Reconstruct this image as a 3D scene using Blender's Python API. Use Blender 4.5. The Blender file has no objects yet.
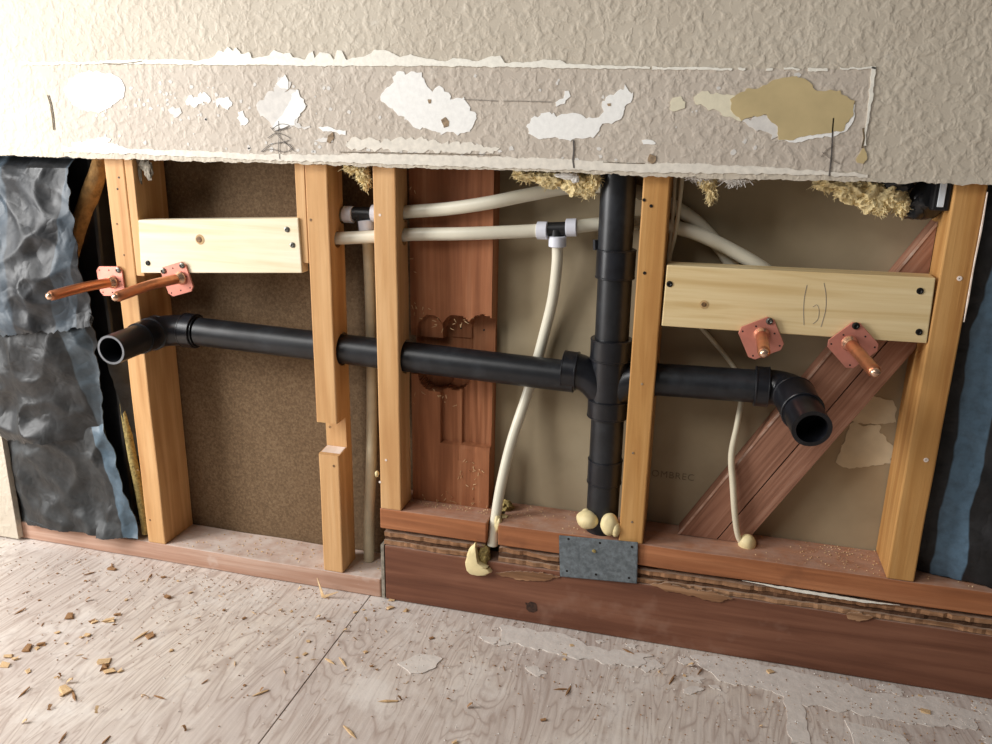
import bpy, bmesh, math, random
from mathutils import Vector, Matrix, noise

random.seed(7)
scene = bpy.context.scene
C = scene.collection

# ------------------------------------------------------------------ camera
cam_axes = [[0.967273, 0.253091, 0.018098], [-0.089064, 0.271867, 0.958205], [0.237593, -0.928458, 0.285511], [0.50509, -1.185153, 0.807705]]            # right, up, back, position (metres)
cd = bpy.data.cameras.new('camera')
cam = bpy.data.objects.new('camera', cd)
C.objects.link(cam)
cd.sensor_width = 36.0
cd.lens = 29.3202
cd.clip_start = 0.01
r_, u_, b_, p_ = [Vector(v) for v in cam_axes]
cam.matrix_world = Matrix(((r_.x, u_.x, b_.x, p_.x), (r_.y, u_.y, b_.y, p_.y), (r_.z, u_.z, b_.z, p_.z), (0, 0, 0, 1)))
scene.camera = cam

# ------------------------------------------------------------------ world, window light and fill
world = bpy.data.worlds.new('world')
scene.world = world
world.use_nodes = True
bg = world.node_tree.nodes['Background']
bg.inputs['Color'].default_value = (1.0, 0.965, 0.91, 1)
bg.inputs['Strength'].default_value = 0.07

def area(name, loc, target, sx, sy, power, col):
    ld = bpy.data.lights.new(name, 'AREA')
    ld.shape = 'RECTANGLE'; ld.size = sx; ld.size_y = sy; ld.energy = power; ld.color = col
    o = bpy.data.objects.new(name, ld)
    C.objects.link(o)
    o.location = loc
    o.rotation_euler = (Vector(target) - Vector(loc)).to_track_quat('-Z', 'Y').to_euler()
    return o
# a low window close by on the left, and an added soft fill light high behind the camera
area('window_daylight', (-1.50, -0.86, 0.95), (0.2, -0.25, 0.5), 0.55, 1.20, 41.0, (1.0, 0.99, 0.975))
area('added_fill_far', (-1.3, -2.3, 2.8), (0.3, 0.0, 0.5), 1.5, 1.2, 42.0, (1.0, 0.98, 0.95))

vs = scene.view_settings
vs.view_transform = 'Standard'
vs.look = 'None'
vs.exposure = 0.0
vs.gamma = 1.0
vs.use_curve_mapping = False

# ------------------------------------------------------------------ materials
def srgb(r, g, b):
    f = lambda c: (c / 255 / 12.92) if c / 255 <= 0.04045 else ((c / 255 + 0.055) / 1.055) ** 2.4
    return (f(r), f(g), f(b), 1)

class NT:
    def __init__(s, name):
        m = bpy.data.materials.new(name); m.use_nodes = True
        s.m = m; s.t = m.node_tree; s.b = s.t.nodes['Principled BSDF']
        s.tc = None
    def n(s, typ, **kw):
        nd = s.t.nodes.new(typ)
        for k, v in kw.items():
            if k in nd.inputs.keys(): nd.inputs[k].default_value = v
            else: setattr(nd, k, v)
        return nd
    def l(s, a, b): s.t.links.new(a, b)
    def coords(s, scale=(1, 1, 1), rand=True, rot=(0, 0, 0)):
        if s.tc is None:
            tc = s.n('ShaderNodeTexCoord')
            if rand:
                oi = s.n('ShaderNodeObjectInfo')
                mu = s.n('ShaderNodeMath', operation='MULTIPLY'); s.l(oi.outputs['Random'], mu.inputs[0]); mu.inputs[1].default_value = 17.3
                ad = s.n('ShaderNodeVectorMath', operation='ADD')
                s.l(tc.outputs['Object'], ad.inputs[0]); s.l(mu.outputs[0], ad.inputs[1])
                s.tc = ad.outputs[0]
            else: s.tc = tc.outputs['Object']
        mp = s.n('ShaderNodeMapping'); mp.inputs['Scale'].default_value = scale; mp.inputs['Rotation'].default_value = rot
        s.l(s.tc, mp.inputs['Vector'])
        return mp.outputs[0]
    def noise(s, vec, scale, detail=4, rough=.55, dist=0.0):
        nd = s.n('ShaderNodeTexNoise'); s.l(vec, nd.inputs['Vector'])
        nd.inputs['Scale'].default_value = scale; nd.inputs['Detail'].default_value = detail
        nd.inputs['Roughness'].default_value = rough; nd.inputs['Distortion'].default_value = dist
        return nd.outputs['Fac']
    def ramp(s, fac, stops):
        r = s.n('ShaderNodeValToRGB'); s.l(fac, r.inputs[0])
        e = r.color_ramp.elements
        while len(e) < len(stops): e.new(0.5)
        for i, (p, c) in enumerate(stops):
            e[i].position = p; e[i].color = c if isinstance(c, tuple) else (c, c, c, 1)
        return r.outputs['Color']
    def mix(s, fac, a, b, mode='MIX'):
        m = s.n('ShaderNodeMix', data_type='RGBA', blend_type=mode)
        for sock, v in ((m.inputs[0], fac), (m.inputs[6], a), (m.inputs[7], b)):
            if hasattr(v, 'is_linked'): s.l(v, sock)
            else: sock.default_value = v
        return m.outputs[2]
    def bump(s, h, strength=.4, dist=.002, prev=None):
        b = s.n('ShaderNodeBump'); b.inputs['Strength'].default_value = strength; b.inputs['Distance'].default_value = dist
        s.l(h, b.inputs['Height'])
        if prev is not None: s.l(prev, b.inputs['Normal'])
        return b.outputs[0]
    def out(s, col=None, rough=None, normal=None, metal=None, spec=None):
        for nm, v in (('Base Color', col), ('Roughness', rough), ('Normal', normal), ('Metallic', metal), ('Specular IOR Level', spec)):
            if v is None: continue
            if hasattr(v, 'is_linked'): s.l(v, s.b.inputs[nm])
            else: s.b.inputs[nm].default_value = v
        return s.m
    def upmask(s, lo=.6, hi=.95):
        g = s.n('ShaderNodeNewGeometry'); sp = s.n('ShaderNodeSeparateXYZ'); s.l(g.outputs['Normal'], sp.inputs[0])
        mr = s.n('ShaderNodeMapRange'); s.l(sp.outputs['Z'], mr.inputs[0])
        mr.inputs[1].default_value = lo; mr.inputs[2].default_value = hi
        return mr.outputs[0]
    def mul(s, a, b):
        m = s.n('ShaderNodeMath', operation='MULTIPLY')
        for i, v in enumerate((a, b)):
            if hasattr(v, 'is_linked'): s.l(v, m.inputs[i])
            else: m.inputs[i].default_value = v
        return m.outputs[0]

def wood(name, light, mid, dark, axis='z', rough=.62, dust=None, dustcol=(214, 196, 180), grain=1.0, stain=None, spec=.25):
    t = NT(name)
    st = {'x': (2.2, 60, 60), 'y': (60, 2.2, 60), 'z': (60, 60, 2.2)}[axis]
    st2 = {'x': (1.2, 22, 22), 'y': (22, 1.2, 22), 'z': (22, 22, 1.2)}[axis]
    fine = t.noise(t.coords(st), 3.0, 5, .6, .4)
    broad = t.noise(t.coords(st2), 1.6, 3, .5, 1.2)
    blot = t.noise(t.coords((1, 1, 1)), 14, 3)
    col = t.ramp(broad, [(.28, dark), (.5, mid), (.72, light)])
    c2 = t.mix(t.mul(t.ramp(fine, [(.42, 1.0), (.58, 0.0)]), .38 * grain), col, dark)
    c3 = t.mix(t.mul(t.ramp(blot, [(.5, 0.0), (.75, 1.0)]), .22), c2, light)
    if stain:
        sn = t.noise(t.coords((1, 1, 1)), 9, 4, .6)
        c3 = t.mix(t.mul(t.ramp(sn, [(.58, 0.0), (.68, 1.0)]), stain[1]), c3, stain[0])
    if dust:
        dn = t.noise(t.coords((1, 1, 1)), 40, 5, .6)
        c3 = t.mix(t.mul(t.mul(t.upmask(), t.ramp(dn, [(.3, .35), (.62, 1.0)])), dust), c3, srgb(*dustcol))
    nb = t.bump(fine, .35, .0012)
    return t.out(c3, rough, nb, spec=spec)

M = {}
M['stud'] = wood('stud_fir', srgb(226, 184, 134), srgb(212, 166, 114), srgb(190, 140, 90), 'z', .55, grain=.7)
M['stud_b'] = wood('stud_fir_ochre', srgb(212, 164, 104), srgb(198, 148, 88), srgb(172, 120, 66), 'z', .5, grain=.7)
M['cut_end'] = wood('fresh_cut_end_grain', srgb(252, 240, 230), srgb(246, 230, 218), srgb(228, 206, 188), 'y', .7)
M['cut_mid'] = wood('raw_sawn_wood', srgb(196, 160, 112), srgb(182, 144, 96), srgb(150, 112, 70), 'z', .75)
M['red'] = wood('red_fir', srgb(184, 128, 92), srgb(162, 104, 70), srgb(128, 78, 50), 'z', .7, grain=.9)
M['red_cut'] = wood('red_fir_fresh_cut', srgb(206, 142, 98), srgb(190, 124, 80), srgb(150, 90, 54), 'z', .75, grain=1.3)
M['brace'] = wood('red_brown_brace', srgb(176, 122, 96), srgb(152, 98, 74), srgb(108, 64, 46), 'z', .75, grain=1.5)
M['plate_x'] = wood('sill_plate_red', srgb(196, 134, 94), srgb(176, 114, 76), srgb(140, 88, 58), 'x', .62, dust=.62, dustcol=(196, 166, 150), stain=(srgb(92, 60, 48), .4))
M['plate_pale'] = wood('sill_plate_pale', srgb(204, 174, 156), srgb(190, 154, 134), srgb(162, 120, 98), 'x', .75, dust=.85, dustcol=(214, 200, 190), stain=(srgb(216, 202, 192), .75))
M['fascia'] = wood('brown_board', srgb(142, 96, 74), srgb(124, 80, 60), srgb(98, 60, 44), 'x', .5, dust=.3, stain=(srgb(152, 116, 98), .55), spec=.35, grain=.6)
M['ply_a'] = wood('ply_light', srgb(184, 144, 110), srgb(158, 116, 84), srgb(112, 80, 56), 'x', .85, dust=.4, grain=1.6)
M['ply_b'] = wood('ply_dark', srgb(128, 94, 70), srgb(104, 74, 54), srgb(66, 46, 34), 'x', .85, dust=.3, grain=1.5)
M['pine'] = wood('new_pine', srgb(250, 240, 216), srgb(244, 231, 200), srgb(228, 206, 164), 'x', .5, grain=.45)
M['pine_tan'] = wood('new_pine_warm', srgb(240, 219, 174), srgb(231, 207, 158), srgb(212, 182, 128), 'x', .5, grain=.6)
M['chip_a'] = wood('chip_pale', srgb(238, 214, 176), srgb(222, 190, 146), srgb(186, 146, 100), 'x', .8)
M['chip_b'] = wood('chip_brown', srgb(196, 158, 116), srgb(164, 124, 86), srgb(120, 86, 58), 'x', .85)

def plain(name, rgb, rough=.6, metal=0.0, var=.12, nscale=60, bump=.0, bdist=.001, spec=.5, blotch=None):
    t = NT(name)
    c = srgb(*rgb)
    nz = t.noise(t.coords(), nscale, 4)
    dk = tuple(x * (1 - var * 2.2) for x in c[:3]) + (1,)
    lt = tuple(min(1, x * (1 + var)) for x in c[:3]) + (1,)
    col = t.ramp(nz, [(.3, dk), (.7, lt)])
    if blotch:
        bn = t.noise(t.coords(), blotch[2], 4, .6)
        col = t.mix(t.mul(t.ramp(bn, [(.5, 0.0), (.64, 1.0)]), blotch[1]), col, srgb(*blotch[0]))
    nb = t.bump(nz, bump, bdist) if bump else None
    return t.out(col, rough, nb, metal, spec)

def drywall(name, rgb, dk, texture=1.0):
    t = NT(name)
    v = t.coords((1, 1, 1), rand=False)
    big = t.noise(v, 7, 3)
    mid = t.noise(v, 92, 2, .45, .3)
    tiny = t.noise(v, 420, 2)
    col = t.ramp(big, [(.3, srgb(*dk)), (.7, srgb(*rgb))])
    wear = t.noise(v, 26, 5, .65)
    col = t.mix(t.mul(t.ramp(wear, [(.62, 0.0), (.74, 1.0)]), .35), col, srgb(232, 226, 214))
    knock = t.ramp(mid, [(.40, 0.0), (.52, .35), (.68, 1.0)])
    b1 = t.bump(knock, .32 * texture, .0030)
    b2 = t.bump(tiny, .12, .0008, b1)
    return t.out(col, .55, b2, spec=.35)
M['drywall'] = drywall('textured_taupe_paint', (207, 197, 180), (198, 187, 170))
M['drywall_old'] = drywall('textured_greyer_paint', (204, 193, 179), (194, 182, 168))
M['plaster'] = plain('white_joint_compound', (252, 251, 247), .7, var=.03, bump=.25, nscale=150)
M['plaster_grey'] = plain('sanded_joint_compound', (226, 222, 216), .75, var=.06, nscale=90, bump=.3)
M['cream'] = plain('cream_compound', (232, 224, 198), .7, var=.04, bump=.2, nscale=120)
M['tanpaper'] = plain('bare_tan_drywall_paper', (200, 180, 134), .8, var=.06, nscale=24, bump=.15)
M['caulk'] = plain('old_white_caulk', (250, 246, 234), .55, var=.05, bump=.3, nscale=140)
M['gypsum_core'] = plain('gypsum_core', (226, 220, 206), .9, var=.1, nscale=180, bump=.8, bdist=.002)
M['edge_white'] = plain('chalky_scored_paper', (236, 229, 216), .7, var=.07, nscale=120, bump=.25)
M['pencil_faint'] = plain('faint_pencil', (146, 136, 126), .6, var=.1)
M['pencil'] = plain('pencil_graphite', (96, 90, 86), .6, var=.1)
M['crack'] = plain('dirty_crack', (120, 104, 80), .9, var=.3, nscale=200)
M['rust'] = plain('brown_water_stain', (166, 142, 114), .8, var=.25, nscale=160)
M['gyp_back'] = plain('grey_gypsum_paper', (166, 150, 122), .85, var=.07, nscale=9, bump=.12, blotch=((180, 165, 138), .4, 6))
M['torn'] = plain('torn_paper_gypsum', (212, 200, 172), .85, var=.06, nscale=30, bump=.2)
M['ink'] = plain('faded_stamp_ink', (132, 117, 94), .85, var=.15, nscale=150)
M['black_pipe'] = plain('black_abs_plastic', (30, 32, 36), .38, var=.18, nscale=45, bump=.12, blotch=((58, 62, 68), .35, 22))
M['black_fit'] = plain('black_abs_fitting', (26, 27, 32), .3, var=.1, nscale=60, blotch=((44, 48, 56), .25, 30))
M['pipe_cut'] = plain('cut_pipe_rim', (120, 122, 126), .5, var=.1)
M['pex'] = plain('natural_pex', (232, 226, 206), .35, var=.04, nscale=20)
M['pex_ring'] = plain('white_expansion_ring', (224, 226, 236), .4, var=.03)
M['pex_dull'] = plain('dull_pex', (196, 186, 160), .45, var=.05)  # duller tone of the pex for the stub and rear drop
M['poly_black'] = plain('black_polymer', (24, 24, 26), .45, var=.1)
M['cable'] = plain('ivory_cable_jacket', (226, 216, 190), .45, var=.05, nscale=30)
M['copper_plate'] = plain('pink_copper_plate', (222, 146, 128), .42, .45, var=.06, nscale=50)
M['copper'] = plain('copper_tube', (214, 142, 104), .34, .75, var=.14, nscale=60, blotch=((176, 98, 60), .5, 30))
M['solder'] = plain('bright_solder', (238, 196, 168), .25, .8, var=.08)
M['steel'] = plain('screw_steel', (120, 118, 112), .35, .9, var=.15)
M['zinc_black'] = plain('black_screw', (34, 32, 30), .4, .5, var=.2)
M['hole_brown'] = plain('dark_knot', (70, 46, 34), .8, var=.35, nscale=160)
M['hole'] = plain('dark_hole', (24, 18, 14), .95, var=.1)
M['galv'] = plain('galvanised_steel', (126, 136, 142), .55, .35, var=.16, nscale=130, blotch=((92, 98, 102), .55, 160))
M['foam'] = plain('cured_spray_foam', (240, 222, 170), .55, var=.06, nscale=70, bump=.3)
M['foam_core'] = plain('cut_spray_foam', (170, 150, 92), .9, var=.25, nscale=220, bump=.9, bdist=.003)
M['glass_wool'] = plain('yellow_fibreglass', (240, 220, 168), .95, var=.1, nscale=110, bump=1.0, bdist=.004)
M['glass_brown'] = plain('dusty_brown_fibreglass', (160, 122, 72), .95, var=.2, nscale=80, bump=1.0, bdist=.004)
M['wrap_black'] = plain('black_plastic_wrap', (34, 35, 38), .32, var=.2, nscale=40, bump=.3, bdist=.003)
M['white_strip'] = plain('white_plastic', (226, 232, 238), .4, var=.03)
M['scrap'] = plain('grey_paper_scrap', (150, 142, 128), .85, var=.2, nscale=140)
M['knot'] = plain('pine_knot', (150, 112, 70), .6, var=.35, nscale=130)
M['knot_ring'] = plain('pine_knot_ring', (206, 170, 118), .6, var=.15, nscale=130)

def hardboard():
    t = NT('brown_fibreboard')
    v = t.coords(rand=False)
    a = t.noise(v, 230, 4, .7); b = t.noise(v, 5, 3)
    col = t.ramp(a, [(.3, srgb(92, 74, 55)), (.5, srgb(116, 95, 72)), (.72, srgb(142, 120, 93))])
    col = t.mix(t.mul(b, .35), col, srgb(98, 77, 56))
    return t.out(col, .9, t.bump(a, .3, .001), spec=.2)
M['hardboard'] = hardboard()

def facing(name, base, stripe, lines, stripe_strength):
    """black asphalt facing with printed blue-grey stripes; lines = (x at z=0, dx/dz, halfwidth) in local metres"""
    t = NT(name)
    v = t.coords(rand=False)
    sp = t.n('ShaderNodeSeparateXYZ'); t.l(v, sp.inputs[0])
    n1 = t.noise(v, 16, 5, .6); n2 = t.noise(v, 70, 4, .6)
    wob = t.noise(v, 11, 2)
    col = t.ramp(n2, [(.3, srgb(*[c * .62 for c in base])), (.7, srgb(*base))])
    col = t.mix(t.mul(t.ramp(n1, [(.5, 0.0), (.68, 1.0)]), .5), col, srgb(*[c * 1.65 for c in base]))
    for (x0, k, hw) in lines:
        m1 = t.n('ShaderNodeMath', operation='MULTIPLY_ADD'); t.l(sp.outputs['Z'], m1.inputs[0]); m1.inputs[1].default_value = -k; t.l(sp.outputs['X'], m1.inputs[2])
        m1b = t.n('ShaderNodeMath', operation='MULTIPLY_ADD'); t.l(wob, m1b.inputs[0]); m1b.inputs[1].default_value = .03; t.l(m1.outputs[0], m1b.inputs[2])
        m2 = t.n('ShaderNodeMath', operation='SUBTRACT'); t.l(m1b.outputs[0], m2.inputs[0]); m2.inputs[1].default_value = x0 + .015
        m3 = t.n('ShaderNodeMath', operation='ABSOLUTE'); t.l(m2.outputs[0], m3.inputs[0])
        mr = t.n('ShaderNodeMapRange'); t.l(m3.outputs[0], mr.inputs[0])
        mr.inputs[1].default_value = hw; mr.inputs[2].default_value = hw * .9
        f = t.mul(mr.outputs[0], t.mul(t.ramp(n2, [(.25, .6), (.6, 1.0)]), stripe_strength))
        col = t.mix(f, col, srgb(*stripe))
    ab = t.n('ShaderNodeMath', operation='SUBTRACT'); t.l(t.noise(v, 21, 2, .5, .6), ab.inputs[0]); ab.inputs[1].default_value = .5
    ab2 = t.n('ShaderNodeMath', operation='ABSOLUTE'); t.l(ab.outputs[0], ab2.inputs[0])
    nb = t.bump(ab2.outputs[0], .4, .012, t.bump(n2, .25, .002))
    return t.out(col, t.ramp(n1, [(.3, .36), (.7, .58)]), nb, spec=.42)

def floor_mat(name, seed):
    t = NT(name)
    v = t.coords((1, 1, 1), rand=False)
    # peeled rotary-cut grain runs out from the wall
    warp = t.noise(v, 5.0, 2)
    mp = t.n('ShaderNodeMapping'); t.l(v, mp.inputs['Vector'])
    mp.inputs['Scale'].default_value = (13, 2.6, 1); mp.inputs['Rotation'].default_value = (0, 0, math.radians(-18 + seed * 6)); mp.inputs['Location'].default_value = (seed * 3.1, seed, 0)
    gn = t.noise(mp.outputs[0], 1.0, 3, .5, .9)
    m1 = t.n('ShaderNodeMath', operation='MULTIPLY'); t.l(gn, m1.inputs[0]); m1.inputs[1].default_value = 14.0
    fr = t.n('ShaderNodeMath', operation='PINGPONG'); t.l(m1.outputs[0], fr.inputs[0]); fr.inputs[1].default_value = .5
    rings = t.ramp(fr.outputs[0], [(0.0, 1.0), (.16, .25), (.5, 0.0)])
    mp2 = t.n('ShaderNodeMapping'); t.l(v, mp2.inputs['Vector']); mp2.inputs['Scale'].default_value = (170, 12, 1); mp2.inputs['Rotation'].default_value = (0, 0, math.radians(-18 + seed * 6))
    fib = t.noise(mp2.outputs[0], 1.0, 4, .6)
    big = t.noise(v, 3.2, 4, .6)
    col = t.ramp(big, [(.3, srgb(202, 190, 183)), (.5, srgb(217, 206, 197)), (.72, srgb(229, 218, 205))])
    col = t.mix(t.mul(rings, .62), col, srgb(158, 136, 124))
    col = t.mix(t.mul(t.ramp(fib, [(.42, 1.0), (.6, 0.0)]), .3), col, srgb(168, 150, 138))
    # spilled plaster dust and old mastic
    d1 = t.noise(v, 6.5, 6, .68)
    col = t.mix(t.mul(t.ramp(d1, [(.53, 0.0), (.66, 1.0)]), .55), col, srgb(230, 224, 218))
    d2 = t.noise(v, 19, 5, .7)
    col = t.mix(t.mul(t.ramp(d2, [(.6, 0.0), (.7, 1.0)]), .5), col, srgb(172, 156, 146))
    spk = t.noise(v, 150, 3, .6)
    col = t.mix(t.mul(t.ramp(spk, [(.66, 0.0), (.74, 1.0)]), .6), col, srgb(132, 110, 92))
    return t.out(col, .72, t.bump(fib, .3, .001, t.bump(d2, .4, .002)), spec=.25)
M['floor_a'] = floor_mat('plywood_subfloor_left', 0)
M['floor_b'] = floor_mat('plywood_subfloor_right', 1)
M['smear'] = plain('plaster_smear', (224, 216, 208), .8, var=.05, nscale=60, bump=.6, bdist=.002)
M['underfloor'] = plain('dark_gap', (50, 42, 36), .95)

# ------------------------------------------------------------------ object helpers
Z0 = Vector((0, 0, 0))
def wloc(o):
    v = Vector(o.location)
    while o.parent: o = o.parent; v += o.location
    return v
def tag(o, label=None, cat=None, group=None, kind=None):
    if label: o['label'] = label
    if cat: o['category'] = cat
    if group: o['group'] = group
    if kind: o['kind'] = kind
    return o
def empty(name, loc, label, cat, group=None):
    o = bpy.data.objects.new(name, None); o.empty_display_size = .02
    C.objects.link(o); o.location = loc
    return tag(o, label, cat, group)
def obj(name, data, mat, parent=None, smooth=False, kind=None):
    """data = (verts, faces) in world metres; origin goes to the base (or the parent's origin)"""
    vs_, fs = data
    if parent is not None: org = wloc(parent)
    else:
        xs = [v[0] for v in vs_]; ys = [v[1] for v in vs_]; zs = [v[2] for v in vs_]
        org = Vector(((min(xs) + max(xs)) / 2, (min(ys) + max(ys)) / 2, min(zs)))
    me = bpy.data.meshes.new(name)
    me.from_pydata([tuple(Vector(v) - org) for v in vs_], [], fs)
    me.validate(); me.update()
    bm = bmesh.new(); bm.from_mesh(me)
    bmesh.ops.recalc_face_normals(bm, faces=bm.faces)
    bm.to_mesh(me); bm.free()
    for m in (mat if isinstance(mat, (list, tuple)) else [mat]): me.materials.append(M[m] if isinstance(m, str) else m)
    if smooth:
        me.polygons.foreach_set('use_smooth', [True] * len(me.polygons))
        try: me.set_sharp_from_angle(angle=math.radians(38))
        except Exception: pass
    o = bpy.data.objects.new(name, me); C.objects.link(o)
    if parent is not None: o.parent = parent
    else: o.location = org
    if kind: o['kind'] = kind
    return o
def join(*ds):
    V, F = [], []
    for v, f in ds:
        n = len(V); V += list(v); F += [tuple(i + n for i in q) for q in f]
    return V, F
def box(x0, x1, y0, y1, z0, z1, bev=.0012, rough=0.0, seg=0, axis='z'):
    bm = bmesh.new()
    bmesh.ops.create_cube(bm, size=1)
    for v in bm.verts:
        v.co = Vector((x0 + (v.co.x + .5) * (x1 - x0), y0 + (v.co.y + .5) * (y1 - y0), z0 + (v.co.z + .5) * (z1 - z0)))
    if bev: bmesh.ops.bevel(bm, geom=bm.edges[:], offset=bev, segments=2, affect='EDGES', profile=.5)
    if seg:
        ai = 'xyz'.index(axis); lo = (x0, y0, z0)[ai]; hi = (x1, y1, z1)[ai]
        no = Vector((0, 0, 0)); no[ai] = 1
        for k in range(1, seg):
            co = Vector((0, 0, 0)); co[ai] = lo + (hi - lo) * k / seg
            bmesh.ops.bisect_plane(bm, geom=bm.verts[:] + bm.edges[:] + bm.faces[:], plane_co=co, plane_no=no)
        if rough:
            for v in bm.verts:
                q = Vector(v.co) * 9 + Vector((x0 * 31, z0 * 17, 0))
                d = Vector((noise.noise(q), noise.noise(q + Vector((9, 4, 1))), noise.noise(q + Vector((3, 7, 5))))) * rough
                d[ai] = 0
                v.co += d
    out = ([tuple(v.co) for v in bm.verts], [tuple(v.index for v in f.verts) for f in bm.faces])
    bm.verts.index_update(); bm.faces.ensure_lookup_table()
    out = ([tuple(v.co) for v in bm.verts], [tuple(v.index for v in f.verts) for f in bm.faces])
    bm.free()
    return out
def xform(d, mat):
    return [tuple(mat @ Vector(v)) for v in d[0]], d[1]
def crom(pts, n=8):
    P = [Vector(p) for p in pts]
    if len(P) < 3: return P
    E = [P[0] * 2 - P[1]] + P + [P[-1] * 2 - P[-2]]
    out = []
    for i in range(1, len(E) - 2):
        a, b, c, d = E[i - 1], E[i], E[i + 1], E[i + 2]
        for k in range(n):
            t = k / n
            out.append(.5 * ((2 * b) + (c - a) * t + (2 * a - 5 * b + 4 * c - d) * t * t + (3 * b - a - 3 * c + d) * t ** 3))
    out.append(P[-1])
    return out
def tube(pts, r, seg=20, cap=True, smooth_path=8, inner=None, dome=False):
    """swept tube; r a number or a list per control point; inner = bore radius (open ends)"""
    rs = r if isinstance(r, (list, tuple)) else None
    P = crom(pts, smooth_path) if smooth_path and len(pts) > 2 else [Vector(p) for p in pts]
    n = len(P)
    def rad(i):
        if rs is None: return r
        f = i / (n - 1) * (len(rs) - 1); k = min(int(f), len(rs) - 2)
        return rs[k] + (rs[k + 1] - rs[k]) * (f - k)
    T = []
    for i in range(n):
        d = P[min(i + 1, n - 1)] - P[max(i - 1, 0)]
        T.append(d.normalized())
    up = Vector((0, 0, 1)) if abs(T[0].z) < .9 else Vector((1, 0, 0))
    N = (up - T[0] * up.dot(T[0])).normalized()
    V, F = [], []
    def ring(c, t, nn, rr):
        b = t.cross(nn); s = len(V)
        for k in range(seg):
            a = 2 * math.pi * k / seg
            V.append(tuple(c + (nn * math.cos(a) + b * math.sin(a)) * rr))
        return s
    def bridge(a, b):
        for k in range(seg):
            F.append((a + k, a + (k + 1) % seg, b + (k + 1) % seg, b + k))
    frames = []; rings = []
    for i in range(n):
        N = (N - T[i] * N.dot(T[i])).normalized()
        frames.append(N.copy()); rings.append(ring(P[i], T[i], N, rad(i)))
        if i: bridge(rings[i - 1], rings[i])
    if inner:
        ir = [ring(P[i], T[i], frames[i], inner) for i in range(n)]
        for i in range(1, n): bridge(ir[i], ir[i - 1])
        bridge(ir[0], rings[0]); bridge(rings[-1], ir[-1])
    elif dome:
        F.append(tuple(rings[0] + k for k in range(seg)))
        last = rings[-1]; rr = rad(n - 1)
        for a in (.45, .85, 1.2):
            q = ring(P[-1] + T[-1] * rr * .8 * math.sin(a), T[-1], frames[-1], rr * math.cos(a)); bridge(last, q); last = q
        F.append(tuple(last + k for k in range(seg)))
    elif cap:
        F.append(tuple(rings[0] + k for k in range(seg))); F.append(tuple(rings[-1] + k for k in range(seg)))
    return V, F
def lathe(c, axis, prof, seg=28):
    """prof: list of (distance along axis, radius)"""
    c = Vector(c); t = Vector(axis).normalized()
    up = Vector((0, 0, 1)) if abs(t.z) < .9 else Vector((1, 0, 0))
    nn = (up - t * up.dot(t)).normalized(); b = t.cross(nn)
    V, F = [], []
    for (h, r) in prof:
        for k in range(seg):
            a = 2 * math.pi * k / seg
            V.append(tuple(c + t * h + (nn * math.cos(a) + b * math.sin(a)) * r))
    for i in range(len(prof) - 1):
        for k in range(seg):
            F.append((i * seg + k, i * seg + (k + 1) % seg, (i + 1) * seg + (k + 1) % seg, (i + 1) * seg + k))
    F.append(tuple(range(seg))); F.append(tuple((len(prof) - 1) * seg + k for k in range(seg)))
    return V, F
def rag(pts, step=.004, amp=.0022, seed=0, closed=True):
    """resample an outline finely and tear it a little (in x and z)"""
    out = []
    n = len(pts)
    for i in range(n if closed else n - 1):
        a, b = Vector(pts[i]), Vector(pts[(i + 1) % n])
        k = max(1, int((b - a).length / step))
        for j in range(k):
            q = a.lerp(b, j / k)
            s = q * 120 + Vector((seed * 3.3, 0, seed))
            out.append(q + Vector((noise.noise(s), 0, noise.noise(s + Vector((11, 5, 2))))) * amp * 2.4 + Vector((random.uniform(-1, 1), 0, random.uniform(-1, 1))) * amp * .6)
    if not closed: out.append(Vector(pts[-1]))
    return out
from mathutils.geometry import delaunay_2d_cdt
def fill(outline2d, lo, hi, to3):
    """closed plate over a (possibly self-crossing) outline; to3(a, b, h) places it"""
    n = len(outline2d)
    r = delaunay_2d_cdt([Vector(p) for p in outline2d], [(i, (i + 1) % n) for i in range(n)], [list(range(n))], 1, 1e-6)
    P, T = r[0], r[2]
    V = [to3(p.x, p.y, hi) for p in P] + [to3(p.x, p.y, lo) for p in P]
    m = len(P); cnt = {}
    F = []
    for f in T:
        F.append(tuple(f)); F.append(tuple(i + m for i in reversed(f)))
        for i in range(len(f)):
            a, b = f[i], f[(i + 1) % len(f)]; k = (min(a, b), max(a, b)); cnt[k] = cnt.get(k, 0) + 1
    F += [(a, b, b + m, a + m) for (a, b), c in cnt.items() if c == 1]
    return V, F
def slab(outline, y, th):
    return fill([(p[0], p[2]) for p in outline], y + th, y, lambda a, b, h: (a, h, b))
def slab_old(outline, y, th):
    """outline in the wall plane, extruded from y to y+th (towards the room is -y)"""
    n = len(outline)
    V = [(p[0], y, p[2]) for p in outline] + [(p[0], y + th, p[2]) for p in outline]
    F = [tuple(range(n)), tuple(range(2 * n - 1, n - 1, -1))]
    F += [(i, (i + 1) % n, n + (i + 1) % n, n + i) for i in range(n)]
    return V, F
def tri(d):
    """triangulate faces of a mesh tuple with beauty (for ragged n-gons)"""
    bm = bmesh.new()
    bv = [bm.verts.new(v) for v in d[0]]
    for f in d[1]:
        try: bm.faces.new([bv[i] for i in f])
        except ValueError: pass
    bmesh.ops.triangulate(bm, faces=[f for f in bm.faces if len(f.verts) > 4])
    bm.verts.index_update()
    out = ([tuple(v.co) for v in bm.verts], [tuple(v.index for v in f.verts) for f in bm.faces])
    bm.free()
    return out
def patch(name, pts, mat, parent, y, th=.0006, amp=.0022, step=.004, seed=0):
    return obj(name, tri(slab(rag(pts, step, amp, seed), y - th, th)), mat, parent)
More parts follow.
